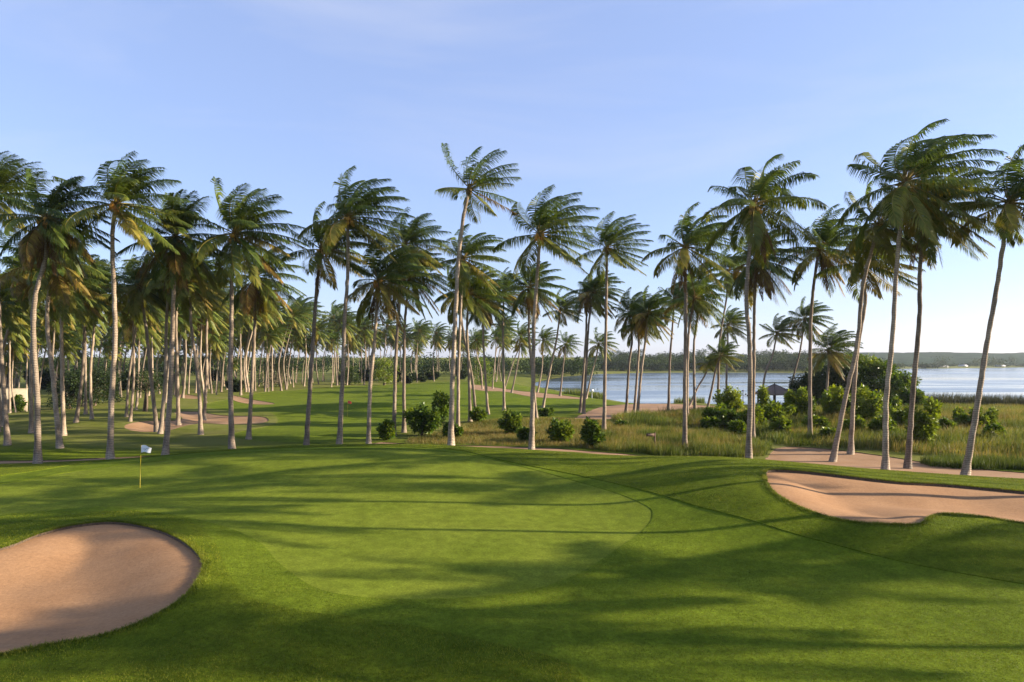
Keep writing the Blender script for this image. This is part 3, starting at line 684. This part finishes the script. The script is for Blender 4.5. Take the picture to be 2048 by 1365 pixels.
# ------------------------------------------------------------------ leafy plants
def leaves(mb, r, centres, n, spread, size, tint, up=.4, tv=.18):
    """n leaf faces round every centre"""
    C = np.repeat(np.asarray(centres, float), n, 0); m = len(C)
    off = r.normal(0, 1, (m, 3)); off = off / (np.linalg.norm(off, axis=1, keepdims=True) + 1e-9) * r.random((m, 1)) ** .45 * np.asarray(spread)
    P = C + off
    d = nrm(off + r.normal(0, .35, (m, 3)) * np.asarray(spread).mean() + np.array([0, 0, up * .2])); d[:, 2] -= .15; d = nrm(d)
    s = nrm(np.cross(d, nrm(r.normal(0, .6, (m, 3)) + np.array([0, 0, 1.0])))); L = size * r.uniform(.6, 1.25, m)[:, None]; W = L * .28
    u = np.cross(s, d)
    v = np.stack([P, P + d * L * .5 + s * W + u * L * .06, P + d * L - u * L * .1, P + d * L * .5 - s * W + u * L * .06], 1)
    k = np.arange(m)[:, None] * 4
    tc = np.repeat(r.normal(tint, tv, len(centres)), n) + r.normal(0, .1, m)
    mb.add(v.reshape(-1, 3), k + np.array([0, 1, 2, 3]), a=np.repeat(np.clip(tc, 0, 1), 4))
def bush(label, px, py, w, h, tint=.45, Y=None, zest=-.3, size=.38, mat=None, cat='bush', dens=1.0, group=None, name='leafy_bush', seed=None):
    """px,py: photo position of the foot, w,h: size in metres"""
    k = bush.k; bush.k += 1; r = np.random.default_rng(300 + k)
    if Y is None: Y = (CAM_H - zest) * F / (py - HY)
    x = (px - HX) * Y / F; z = float(terrain(x, Y)[0])
    e = link(name, None, label=label, cat=cat, group=group, loc=(x, Y, z))
    st = MB(); cs = []
    for q in range(int(9 + w * 4)):
        ph = r.uniform(0, 6.28); rr = math.sqrt(r.random()) * w * .48; hh = h * r.uniform(.38, 1.08) * (1 - .25 * (rr / (w * .5)) ** 2)
        tip = np.array([rr * math.cos(ph), rr * math.sin(ph) * .8, hh]); mid = tip * np.array([.6, .6, .5]) + r.normal(0, .05, 3)
        st.tube([(0.05 * math.cos(ph), .05 * math.sin(ph), -.1), mid, tip], [.035, .025, .012], 5)
        for s in np.linspace(.35, 1.0, 4): cs.append(mid * (1 - s) + tip * s if s > .4 else mid * .9 + r.normal(0, .08, 3))
    lf = MB(); leaves(lf, r, cs, int(34 * dens), np.array([.25, .25, .22]) * max(.8, min(1.4, h / 2)), size, tint)
    link('stem', st.mesh('stem', [M_stem]), e); link('foliage', lf.mesh('foliage', [mat or M_leaf], False), e)
    return e
bush.k = 0
def tree(label, px, py, w, h, trunk_h, tint, Y=None, zest=-.4, mat=None, size=.34, nb=26, per=150, flat=.75, name='broadleaf_tree', group=None, cat='tree', multi=1):
    k = bush.k; bush.k += 1; r = np.random.default_rng(500 + k)
    if Y is None: Y = (CAM_H - zest) * F / (py - HY)
    x = (px - HX) * Y / F; z = float(terrain(x, Y)[0])
    e = link(name, None, label=label, cat=cat, group=group, loc=(x, Y, z))
    st = MB(); lf = MB(); ch = h - trunk_h
    hub = [np.array([r.normal(0, .25), r.normal(0, .25), trunk_h * r.uniform(.85, 1.05)]) for q in range(multi)]
    for q in range(multi):
        b0 = np.array([(q - (multi - 1) / 2) * .35, 0, -.2])
        st.tube(catmull([b0, b0 * .6 + hub[q] * .5 + r.normal(0, .08, 3), hub[q]], 4), np.linspace(.05 * h / 2 + .04, .03 * h / 2 + .03, 9), 7)
    cs = []
    for q in range(nb):
        ph = r.uniform(0, 6.28); rr = math.sqrt(r.random()); zz = r.random()
        prof = math.sqrt(max(.05, 1 - (2 * zz - .75) ** 2 / 1.7))
        c = np.array([rr * prof * w * .5 * math.cos(ph), rr * prof * w * .5 * math.sin(ph), trunk_h * .8 + zz * (ch + trunk_h * .2 - .3)])
        cs.append(c); hb = hub[q % multi]; st.tube([hb, (hb + c) / 2 + r.normal(0, .15, 3), c], [.05, .035, .012], 5)
    b = .16 * w + .22
    leaves(lf, r, cs, per, np.array([b, b, b * flat]), size, tint, tv=.2)
    link('trunk', st.mesh('trunk', [M_stem]), e); link('crown', lf.mesh('crown', [mat or M_leaf], False), e)
    return e
# bank bushes
bush('big dark rounded bush beside the tallest palm trunk', 845, 868, 3.7, 3.0, .45, dens=1.15)
bush('upright bush behind the big dark bush', 884, 850, 2.6, 3.2, .42, dens=1.0)
bush('small bush left of the two slim trunks by the path', 772, 876, 1.6, 1.6, .6)
bush('small bush among the clump right of the tallest palm', 956, 850, 1.5, 1.5, .6)
bush('bright upright bush alone on the dry bank', 1022, 866, 2.2, 2.6, .62)
bush('loose leaning bush right of the large front palm', 1122, 884, 2.5, 1.9, .68)
bush('compact dark bush at the edge of the tall grass', 1186, 893, 1.9, 2.2, .5, dens=1.15)
bush('low bush at the far edge of the dry bank', 1092, 828, 2.0, 1.0, .5)
bush('tall pale shrub left of the lamp post', 1458, 838, 3.8, 4.0, 0.95, dens=.9)
bush('low dark bush left of the wind plumed palm', 1445, 858, 4.2, 2.2, 0.50, dens=1.4)
bush('yellow green bush touching the wind plumed palm trunk', 1506, 862, 2.6, 2.4, 0.80)
bush('bright bush in front of the gazebo', 1552, 852, 4.4, 2.1, 0.83, dens=1.0)
bush('tall thin shrub sprouting before the gazebo', 1528, 846, .9, 3.8, 0.90, dens=.7)
bush('upright bright shrub between gazebo and thicket', 1592, 850, 3.2, 3.6, 0.85, dens=1.1)
bush('bright bush left of the leaning clearing palm', 1668, 850, 3.6, 3.4, 0.90, dens=1.2)
bush('bushy shrub between the clearing palms', 1735, 858, 3.8, 3.8, 0.87, dens=1.0)
bush('low yellow bush beside the clearing trunks', 1712, 872, 1.8, 1.5, 0.95)
bush('yellow green bush right of the biggest front palm', 1844, 893, 3.0, 4.0, 0.97, dens=1.0)
bush('wide bush in the grass left of the rightmost palm', 1952, 868, 4.0, 2.3, 0.81, dens=1.4)
for k, (px_, py_, w_, h_, t_) in enumerate([(1475,868,1.6,1.2,.6),(1560,872,2.0,1.5,.7),(1630,868,2.2,1.6,.75),(1660,884,1.5,1.1,.6),(1765,876,2.2,1.6,.7),(1800,868,2.4,2.0,.7),(1890,872,1.6,1.2,.6),(1985,884,1.8,1.3,.7),(1420,862,1.8,1.2,.5),(1610,846,2.6,2.4,.6),(1700,850,2.8,2.6,.65),(1775,850,2.6,2.4,.6),(1240,858,1.2,.9,.5),(1052,880,1.3,1.1,.5),(905,872,1.8,1.4,.4)]):
    bush('low green scrub growing out of the tall grass', px_, py_, w_, h_, t_, group='low scrub in the rough')
# thicket by the lake
TH = 'thicket trees by the lake'
for a in [('dark tree at the left end of the lakeside thicket', 1618, 822, 6.5, 5.2, .8, .5, M_dark), ('darkest wide tree in the middle of the thicket', 1664, 824, 8.5, 6.8, 1, .75, M_dark),
          ('tallest light green tree of the thicket', 1712, 826, 7.5, 8.3, 1, .65, M_leaf), ('rounded green tree at the right of the thicket', 1758, 828, 7.5, 7.2, 1, .55, M_leaf),
          ('lower tree ending the thicket on the right', 1796, 832, 6.0, 5.4, .6, .6, M_leaf), ('small dark shrub tree right of the biggest palm', 1826, 836, 2.6, 3.0, .4, .35, M_leaf),
          ('dark low tree tucked behind the gazebo side', 1596, 820, 3.0, 2.6, .4, .2, M_dark)]:
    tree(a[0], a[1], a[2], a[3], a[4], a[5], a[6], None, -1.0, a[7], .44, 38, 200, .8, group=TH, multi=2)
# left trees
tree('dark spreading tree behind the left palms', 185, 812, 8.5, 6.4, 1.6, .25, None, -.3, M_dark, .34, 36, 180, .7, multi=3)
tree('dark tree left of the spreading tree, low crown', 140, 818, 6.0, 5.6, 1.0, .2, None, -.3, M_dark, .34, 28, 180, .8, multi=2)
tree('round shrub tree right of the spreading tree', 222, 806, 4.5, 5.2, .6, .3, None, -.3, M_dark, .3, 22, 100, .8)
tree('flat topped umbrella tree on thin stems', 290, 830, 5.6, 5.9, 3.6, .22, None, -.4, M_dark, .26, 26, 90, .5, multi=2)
tree('round bright yellow green tree at the far side of the fairway', 768, 770, 8, 8.4, 2.0, .95, None, -.5, M_leaf, .5, 26, 90, .8, multi=2)
tree('olive tree behind the small palms left of the bay', 962, 768, 9, 8.0, 1.5, .6, None, -.5, M_leaf, .5, 28, 80, .8, multi=2)
tree('dark bushy tree in the pale trunk row', 560, 774, 13, 9.5, 1.0, .3, None, -.5, M_dark, .5, 32, 90, .8, multi=2)
tree('low olive tree beside the pale trunk row', 700, 770, 7, 5.5, .6, .45, None, -.5, M_leaf, .5, 22, 80, .8)

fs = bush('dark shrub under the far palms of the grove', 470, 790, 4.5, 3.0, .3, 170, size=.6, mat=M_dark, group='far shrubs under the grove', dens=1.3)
rq = np.random.default_rng(77)
for k in range(26):
    c = fs.copy(); col.objects.link(c)
    for ch in fs.children:
        d_ = ch.copy(); col.objects.link(d_); d_.parent = c
    px_ = rq.uniform(-60, 990); Y_s = rq.uniform(150, 230) if px_ < 420 else rq.uniform(235, 300); x_ = (px_ - HX) * Y_s / F
    c.location = (x_, Y_s, float(terrain(x_, Y_s)[0])); c.rotation_euler = (0, 0, rq.uniform(0, 6)); q_ = rq.uniform(.6, 1.5); c.scale = (q_ * 1.2, q_ * 1.2, q_)
# far wood (one mass), hills
def far_wood(name, label, spots, seed, leaf, per):
    r = np.random.default_rng(seed); mb = MB()
    for x, y, z, w, h in spots:
        n = 9
        c = np.c_[r.normal(0, .27, n) * w, r.normal(0, .27, n) * w, h * (.3 + .55 * r.random(n))] + np.array([x, y, z])
        leaves(mb, r, c, per, np.array([w * .26, w * .26, h * .22]), leaf, float(np.clip(r.normal(.45, .22), 0, 1)), tv=.06)
    link(name, mb.mesh(name, [M_wood], False), label=label, cat='wood', kind='stuff')
r = np.random.default_rng(5); sp = []
for k in range(520):
    px = r.uniform(1085, 1720); d = 520 + 170 * r.random() ** 1.5 + max(0, (px - 1600)) * .4
    if px < 1180: d = r.uniform(330, 560)
    x = (px - HX) * d / F; sp.append((x, d, max(-1, float(terrain(x, d)[0])), r.uniform(7, 13), r.uniform(6, 11) * (1 + .45 * float(fbm(px / 45., 3.)))))
far_wood('wood', 'dark broadleaf wood along the far shore of the lake', sp, 6, 1.3, 26)
sp = []
for k in range(260):
    px = r.uniform(-250, 1110); d = r.uniform(335, 430); x = (px - HX) * d / F
    sp.append((x, d, float(terrain(x, d)[0]), r.uniform(7, 12), r.uniform(7, 12)))
far_wood('wood', 'dark wood closing the view behind the palm grove', sp, 8, 1.2, 26)
sp = []
for k in range(150):
    px = r.uniform(1690, 2500); d = r.uniform(900, 1000) if px > 1880 else r.uniform(760, 900); x = (px - HX) * d / F
    if px > 1880 and r.random() < .5: h = r.uniform(10, 16)
    else: h = r.uniform(3, 6)
    sp.append((x, d, -1.2, r.uniform(10, 18), h))
far_wood('wood', 'scrub and trees on the low point across the lake', sp, 9, 1.8, 20)
# far hills
hx, hy = np.meshgrid(np.linspace(150, 2250, 220), np.linspace(1050, 2600, 60))
hz = -1 + sstep(1050, 1900, hy) * (31 + 7 * fbm(hx / 260, hy / 400, 3) * 2) * (.55 + .45 * sstep(300, 1100, hx)) + 4 * fbm(hx / 14, hy / 20, 3) * sstep(1060, 1200, hy)
nn = 220
hq = np.array([[a * nn + b, a * nn + b + 1, (a + 1) * nn + b + 1, (a + 1) * nn + b] for a in range(59) for b in range(nn - 1)])
M_hill = simple('hill_wood', (.022, .042, .018), .95, .05, .6); M_hill.node_tree.nodes['Principled BSDF'].inputs['Specular IOR Level'].default_value = 0
link('hills', mesh_np('hills', np.c_[hx.ravel(), hy.ravel(), hz.ravel()], hq, None, None, True, [M_hill]), label='low wooded blue hills beyond the lake', cat='hills', kind='structure')

# ------------------------------------------------------------------ grasses
def blades(name, label, pts, h, w, tint, mat, seed, lean=.25, tv=.18):
    r = np.random.default_rng(seed); m = len(pts); h = h * r.uniform(.55, 1.15, m)
    ph = r.uniform(0, 6.28, m); ax = np.c_[np.cos(ph), np.sin(ph), np.zeros(m)]
    ln = np.c_[r.normal(.12, lean, m), r.normal(0, lean, m), np.zeros(m)]
    A = pts; B = A + np.c_[np.zeros((m, 2)), h * .55] + ln * (h * .35)[:, None]; C = A + np.c_[np.zeros((m, 2)), h] + ln * (h * 1.0)[:, None]
    W = (w * r.uniform(.7, 1.3, m))[:, None]
    v = np.stack([A - ax * W, A + ax * W, B + ax * W * .7, B - ax * W * .7, C], 1)
    k = np.arange(m)[:, None] * 5
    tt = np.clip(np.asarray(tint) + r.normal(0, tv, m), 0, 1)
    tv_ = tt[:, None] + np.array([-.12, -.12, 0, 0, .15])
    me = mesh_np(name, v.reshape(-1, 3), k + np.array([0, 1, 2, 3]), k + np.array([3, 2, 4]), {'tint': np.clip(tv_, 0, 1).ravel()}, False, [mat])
    return link(name, me, label=label, cat='grass', kind='stuff')
def fill(poly, dens, seed, excl=()):
    r = np.random.default_rng(seed); lo = poly.min(0); hi = poly.max(0); n = int(np.prod(hi - lo) * dens)
    P = r.random((n, 2)) * (hi - lo) + lo
    k = sdf(poly, P[:, 0], P[:, 1]) + fbm(P[:, 0] / 1.2, P[:, 1] / 1.2, 2) * 1.2 < 0
    P = P[k]
    cl = fbm(P[:, 0] / .6, P[:, 1] / .6, 2); P = P[(cl > -.16) | (r.random(len(P)) < .3)]
    for e in excl: P = P[sdf(e, P[:, 0], P[:, 1]) > .15]
    return np.c_[P, terrain(P[:, 0], P[:, 1]) - .03]
WP = lambda L: catmull(np.array(L, float), 5, True)
ex = (path_m, plaza, bunk_r, apron_p, dirt)
t1 = WP([(7,59),(10,57),(14,54.7),(18,54.4),(20.5,55.5),(22.5,58),(22,64),(18,72),(12,76),(9,70)])
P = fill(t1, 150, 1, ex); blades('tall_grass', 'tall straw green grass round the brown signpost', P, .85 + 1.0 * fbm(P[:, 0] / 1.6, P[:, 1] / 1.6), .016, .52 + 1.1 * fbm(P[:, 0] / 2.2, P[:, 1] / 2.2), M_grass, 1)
t2 = WP([(14,78),(24,73),(24,62),(31,58.5),(34,56),(40,52),(62,44.5),(80,60),(90,100),(70,112),(45,112),(28,104),(20,94),(13,88)])
P = fill(t2, 62, 2, ex); blades('tall_grass', 'wide bank of golden tall grass between clearing and lake', P, .95 + 1.2 * fbm(P[:, 0] / 2.2, P[:, 1] / 2.2), .022, .50 + 1.1 * fbm(P[:, 0] / 4, P[:, 1] / 4), M_grass, 2)
t3 = WP([(31.2,50.5),(35,48.8),(45,46.2),(62,43.8),(62,46),(48,49.5),(38,52),(32.5,53)])
P = fill(t3, 230, 3, (bunk_r,)); blades('tall_grass', 'dense clipped strip of grass along the clearing edge', P, .75, .014, .28 + .3 * fbm(P[:, 0] / 2, P[:, 1] / 2), M_grass, 3)
t4 = WP([(-10,64),(-6,62.5),(0,61),(5,59.5),(9,58),(10,70),(12,80),(6,86),(-4,80),(-8,72)])
P = fill(t4, 75, 4, ex); blades('dry_grass', 'short dry brown grass on the bank behind the path', P, .42, .016, .80 + .5 * fbm(P[:, 0] / 4, P[:, 1] / 4), M_grass, 4, .4)
t5 = WP([(58,116),(70,113),(95,106),(120,112),(110,124),(85,124),(66,124)])
P = fill(t5, 26, 5); blades('reeds', 'grey green reeds along the right lake shore', P, 2.3, .04, .4, M_reed, 5, .15)
t6 = np.array([at(x, y, -1.0)[:2] for x, y in [(1120,790),(1210,790),(1210,797),(1160,796)]]); t7 = np.array([at(x, y, -1.2)[:2] for x, y in [(1345,806),(1405,804),(1410,810),(1350,811)]])
P = np.vstack([fill(t6, 18, 6), fill(t7, 25, 7)]); blades('reeds', 'small yellow green reed beds at the head of the bay', P, 1.5, .045, .35, M_grass, 6, .15)
# short rough turf near the camera
r = np.random.default_rng(12)
n = 520000; yy = 12 + 36 * r.random(n) ** 1.2; xx = (r.random(n) * 1.7 - .85) * yy
dd = rough_ok(xx, yy); k = dd > .03; xx, yy, dd = xx[k], yy[k], dd[k]
P = np.c_[xx, yy, terrain(xx, yy) - .012]
lip = np.minimum(sdf(bunk_l, xx, yy), sdf(bunk_r, xx, yy))
hh = .055 + .04 * (lip < .3) + .06 * fbm(xx / 1.5, yy / 1.5)
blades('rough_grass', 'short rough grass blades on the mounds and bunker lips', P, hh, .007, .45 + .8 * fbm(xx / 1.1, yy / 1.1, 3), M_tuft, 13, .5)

P = []
for poly, d in ((bunk_l, D['bl']), (bunk_r, D['br'])):
    e = np.roll(poly, -1, 0) - poly; L = np.linalg.norm(e, axis=1); n = int(L.sum() * 420)
    k = r.choice(len(poly), n, p=L / L.sum()); t_ = r.random(n)[:, None]
    nn_ = np.c_[e[k, 1], -e[k, 0]] / L[k, None]; q = poly[k] + e[k] * t_
    q = q + nn_ * np.where(sdf(poly, *(q + nn_ * .05).T) > 0, 1, -1)[:, None] * np.abs(r.normal(0, .09, n))[:, None]
    sd = sdf(poly, q[:, 0], q[:, 1]) + .035 * fbm(q[:, 0] / .8, q[:, 1] / .8, 2) * 2 * 1.6
    P.append(q[(sd > -.015) & (q[:, 1] > 11) & (np.abs(q[:, 0]) < q[:, 1])])
P = np.vstack(P); P = np.c_[P, terrain(P[:, 0], P[:, 1]) - .015]
blades('lip_grass', 'longer grass fringe hanging over the bunker lips', P, np.full(len(P), .105), .007, .5 + .8 * fbm(P[:, 0] / .7, P[:, 1] / .7, 2), M_tuft, 14, .7)
n = 420000; yy = 12.5 + 16 * r.random(n) ** 1.1; xx = (r.random(n) * 1.7 - .85) * yy
k = (sdf(apron_p, xx, yy) < -.02) & (sdf(green_p, xx, yy) > .02); xx, yy = xx[k], yy[k]
P = np.c_[xx, yy, terrain(xx, yy) + OFF['apron'] - .006]
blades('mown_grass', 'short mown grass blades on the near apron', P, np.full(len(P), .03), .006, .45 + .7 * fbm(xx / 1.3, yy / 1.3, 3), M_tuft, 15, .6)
# ------------------------------------------------------------------ small things
M_pole = simple('yellow_pole', (.55, .40, .02), .4, 4, .08); M_white = simple('white_cloth', (.7, .72, .76), .8, 3, .05)
M_red = simple('red_cloth', (.7, .10, .07), .8, 3, .1); M_logo = simple('logo_ink', (.04, .05, .08), .7, 3, .1); M_cup = simple('cup', (.02, .02, .02), .8, 3, .1)
M_signw = simple('sign_wood', (.10, .05, .03), .8, 9, .3); M_letter = simple('sign_letters', (.45, .32, .2), .8, 5, .1)
def flagstick(label, px, py, h, fw, fh, mat, Y, logo=False):
    x = (px - HX) * Y / F; z = float(terrain(x, Y)[0]) - .07
    e = link('flagstick', None, label=label, cat='flagstick', loc=(x, Y, z))
    p = MB(); p.tube([(0, 0, -.05), (.02, 0, h * .5), (.055, 0, h)], [.012, .011, .009], 8); link('pole', p.mesh('pole', [M_pole]), e)
    c = MB(); c.tube([(0, 0, -.02), (0, 0, .004)], [.06, .06], 14); link('cup', c.mesh('cup', [M_cup]), e)
    nxf, nzf = 14, 6; u, v = np.meshgrid(np.linspace(0, 1, nxf), np.linspace(0, 1, nzf))
    fx = .055 + u * fw * (1 - .12 * v); fy = .035 * np.sin(u * 6.5 + v * 1.2) * u; fz = h - .01 - fh * v * (1 - .30 * u ** 1.5) - .10 * u ** 2 + .03 * np.sin(u * 5)
    fv = np.stack([fx, fy, fz], -1).reshape(-1, 3)
    q = np.array([[a * nxf + b, a * nxf + b + 1, (a + 1) * nxf + b + 1, (a + 1) * nxf + b] for a in range(nzf - 1) for b in range(nxf - 1)])
    back = fv + np.array([0, .004, 0]); f = MB(); f.add(np.vstack([fv, back]), np.vstack([q[:, ::-1], q + len(fv)]))
    fo = link('flag', f.mesh('flag', [mat]), e)
    if logo:
        g = MB()
        def surf(u_, v_): return np.array([.055 + u_ * fw * (1 - .12 * v_), 0.035 * math.sin(u_ * 6.5 + v_ * 1.2) * u_ - .006, h - .01 - fh * v_ * (1 - .30 * u_ ** 1.5) - .10 * u_ ** 2 + .03 * math.sin(u_ * 5)])
        arc = [surf(.38 + .45 * s, .85 - .72 * s ** .55) for s in np.linspace(0, 1, 9)]; g.tube(arc, np.linspace(.004, .009, 9), 5, a=.2)
        for q_ in range(6): c0 = surf(.2 + q_ * .062, .56); g.box(c0, (.008, .003, .008))
        link('emblem', g.mesh('emblem', [M_logo]), fo)
    return e
flagstick('yellow flagstick with white flag on the near green', 280, 975, 2.15, .52, .36, M_white, 34.2, True)
flagstick('small far flagstick with a red flag', 695, 839, 2.15, .5, .4, M_red, 91)
def signpost(label, px, Y, h, bw, bh, left=True):
    x = (px - HX) * Y / F; z = float(terrain(x, Y)[0])
    e = link('signpost', None, label=label, cat='sign', loc=(x, Y, z))
    p = MB(); p.box((0, 0, h / 2 - .1), (.05, .05, h / 2 + .1)); p.box((0, 0, h + .015), (.065, .065, .015)); link('post', p.mesh('post', [M_signw], False), e)
    b = MB(); s = -1 if left else 1; b.box((s * (bw / 2 + .03), -.02, h - bh / 2 - .05), (bw / 2, .025, bh / 2)); bo = link('board', b.mesh('board', [M_signw], False), e)
    l = MB()
    for q in range(5): l.box((s * (bw / 2 + .03) + (q - 2) * bw * .13, -.048, h - bh / 2 - .05), (bw * .045, .003, bh * .17))
    link('lettering', l.mesh('lettering', [M_letter], False), bo)
signpost('brown wooden arrow sign on a post in the tall grass', 1310, 58.5, 1.55, .72, .26)
signpost('small dark sign at the back of the dry bank', 955, 86, 1.3, .35, .3)
def marker():
    x, y = at(1184, 797, -.8)[:2]; z = float(terrain(x, y)[0])
    e = link('yardage_marker', None, label='small white square marker on a stake before the bay', cat='marker', loc=(x, y, z))
    p = MB(); p.tube([(0, 0, -.1), (0, 0, 1.4)], [.05, .05], 6); link('stake', p.mesh('stake', [M_white]), e)
    b = MB(); b.box((0, -.06, 1.6), (.33, .03, .25)); link('board', b.mesh('board', [M_white], False), e)
marker()
M_roof = simple('thatch', (.20, .145, .115), .95, 5, .35, b_=.05, stretch=(1, 1, 6)); M_dkwood = simple('dark_wood', (.05, .035, .028), .8, 6, .3)
def gazebo():
    Y = 112; x = (1549 - HX) * Y / F; z = float(terrain(x, Y)[0]); zr = CAM_H - (788 - HY) * Y / F - z; za = CAM_H - (769 - HY) * Y / F - z; w = 2.35
    e = link('gazebo', None, label='small open gazebo with a brown hipped roof by the lake', cat='gazebo', loc=(x, Y, z)); e.rotation_euler = (0, 0, .45)
    m = MB(); k = np.array([(-w, -w, zr), (w, -w, zr), (w, w, zr), (-w, w, zr), (0, 0, za), (-w, -w, zr - .14), (w, -w, zr - .14), (w, w, zr - .14), (-w, w, zr - .14)], float)
    m.add(k, [[0, 5, 6, 1], [1, 6, 7, 2], [2, 7, 8, 3], [3, 8, 5, 0], [5, 8, 7, 6]], [[0, 1, 4], [1, 2, 4], [2, 3, 4], [3, 0, 4]])
    ro = link('roof', m.mesh('roof', [M_roof], False), e)
    f = MB(); f.tube([(0, 0, za - .1), (0, 0, za + .25)], [.14, .03], 8)
    for sx, sy in ((1, 1), (1, -1), (-1, 1), (-1, -1)): f.tube([(0, 0, za + .03), (sx * w, sy * w, zr + .03)], [.06, .06], 5)
    link('ridge_cap', f.mesh('ridge_cap', [M_dkwood], False), ro)
    for sx, sy in ((1, 1), (1, -1), (-1, 1), (-1, -1)):
        p = MB(); p.box((sx * 1.8, sy * 1.8, zr / 2 - .15), (.1, .1, zr / 2 + .1)); link('post', p.mesh('post', [M_dkwood], False), e)
    d = MB(); d.box((0, 0, .12), (2.1, 2.1, .12)); link('deck', d.mesh('deck', [M_dkwood], False), e)
    rl = MB()
    for sy in (-1, 1): rl.box((0, sy * 1.8, .95), (1.7, .04, .04)); rl.box((0, sy * 1.8, .6), (1.7, .03, .03))
    link('railing', rl.mesh('railing', [M_dkwood], False), e)
gazebo()
def lamp_post():
    Y = 100; x = (1486 - HX) * Y / F; z = float(terrain(x, Y)[0]); h = CAM_H - (784 - HY) * Y / F - z
    e = link('lamp_post', None, label='black lamp post with branching lamp heads by the lake', cat='lamp post', loc=(x, Y, z))
    m = MB(); m.tube([(0, 0, -.1), (0, 0, h * .5), (0, 0, h)], [.09, .06, .045], 8); link('pole', m.mesh('pole', [M_dkwood]), e)
    for dx, dz in ((-.35, .0), (.4, -.35), (0, .15), (.65, -.55)):
        a = MB(); a.tube([(0, 0, h - .5), (dx * .6, 0, h - .4 + dz * .6), (dx, 0, h + dz - .12)], [.03, .025, .025], 6); ar = link('arm', a.mesh('arm', [M_dkwood]), e)
        b = MB(); b.tube([(dx, 0, h + dz - .12), (dx, 0, h + dz), (dx, 0, h + dz + .1)], [.05, .16, .06], 8); link('lamp_shade', b.mesh('lamp_shade', [M_dkwood]), ar)
lamp_post()
M_wall = simple('cream_plaster', (.36, .30, .22), .9, 1.5, .15)
def wall():
    Y = 100; x1 = (54 - HX) * Y / F; x0 = x1 - 16; zt = CAM_H - (779 - HY) * Y / F
    e = link('boundary_wall', None, label='low cream plastered wall at the left edge', cat='wall', loc=(x1, Y, float(terrain(x1, Y)[0])))
    m = MB(); h = zt - e.location.z; m.box((-8, 0, h / 2 - .2), (8, .15, h / 2 + .2)); link('wall_panel', m.mesh('wall_panel', [M_wall], False), e)
    m = MB(); m.box((-8, 0, h + .05), (8.06, .2, .05)); link('coping', m.mesh('coping', [M_wall], False), e)
wall()
bush('scraggly shrub growing against the cream wall', 34, 824, 1.6, 2.3, .3, 98.5)
M_hut = simple('white_paint', (.36, .36, .35), .7, .4, .06); M_tin = simple('pale_roof', (.4, .4, .42), .5, .4, .08); M_glass = simple('dark_glass', (.05, .06, .07), .3, 1, .1)
for lb, px, w, d_, h in [('long low white shed on the point across the lake', 1876, 20, 820, 2.4), ('small white hut left of the long shed across the lake', 1846, 9, 830, 2.2),
                      ('tiny white hut on the far shore right of the long shed', 1926, 8, 905, 2.6), ('pale boathouse at the tip of the far point', 2000, 9, 905, 2.4)]:
    x = (px - HX) * d_ / F; e = link('lakeside_hut', None, label=lb, cat='building', group='white huts across the lake', loc=(x, d_, -1.3))
    m = MB(); m.box((0, 0, h * .4), (w / 2, 4, h * .4)); link('wall', m.mesh('wall', [M_hut], False), e)
    m = MB(); k = np.array([(-w / 2 - .6, -4.6, h * .8), (w / 2 + .6, -4.6, h * .8), (w / 2 + .6, 4.6, h * .8), (-w / 2 - .6, 4.6, h * .8), (-w / 2 - .6, 0, h * 1.25), (w / 2 + .6, 0, h * 1.25)], float)
    m.add(k, [[0, 1, 5, 4], [2, 3, 4, 5], [0, 3, 2, 1]], [[0, 4, 3], [1, 2, 5]]); link('roof', m.mesh('roof', [M_tin], False), e)
    for s in (-.25, .25):
        m = MB(); m.box((s * w, -4.02, h * .42), (w * .07, .05, h * .16)); link('window', m.mesh('window', [M_glass], False), e)

# ------------------------------------------------------------------ haze
HAZE = 0.00008
hz_m = bpy.data.materials.new('haze_air'); hz_m.use_nodes = True; t = hz_m.node_tree; t.nodes.clear()
vo = t.nodes.new('ShaderNodeVolumePrincipled'); vo.inputs['Color'].default_value = (.80, .88, 1, 1); vo.inputs['Density'].default_value = HAZE; vo.inputs['Anisotropy'].default_value = .3
oo = t.nodes.new('ShaderNodeOutputMaterial'); t.links.new(vo.outputs[0], oo.inputs['Volume'])
if HAZE > 0:
    m = MB(); m.box((0, 1300, 31), (2600, 1450, 35)); link('haze', m.mesh('haze', [hz_m], False), label='thin pale blue haze over course and lake', cat='haze', kind='stuff')
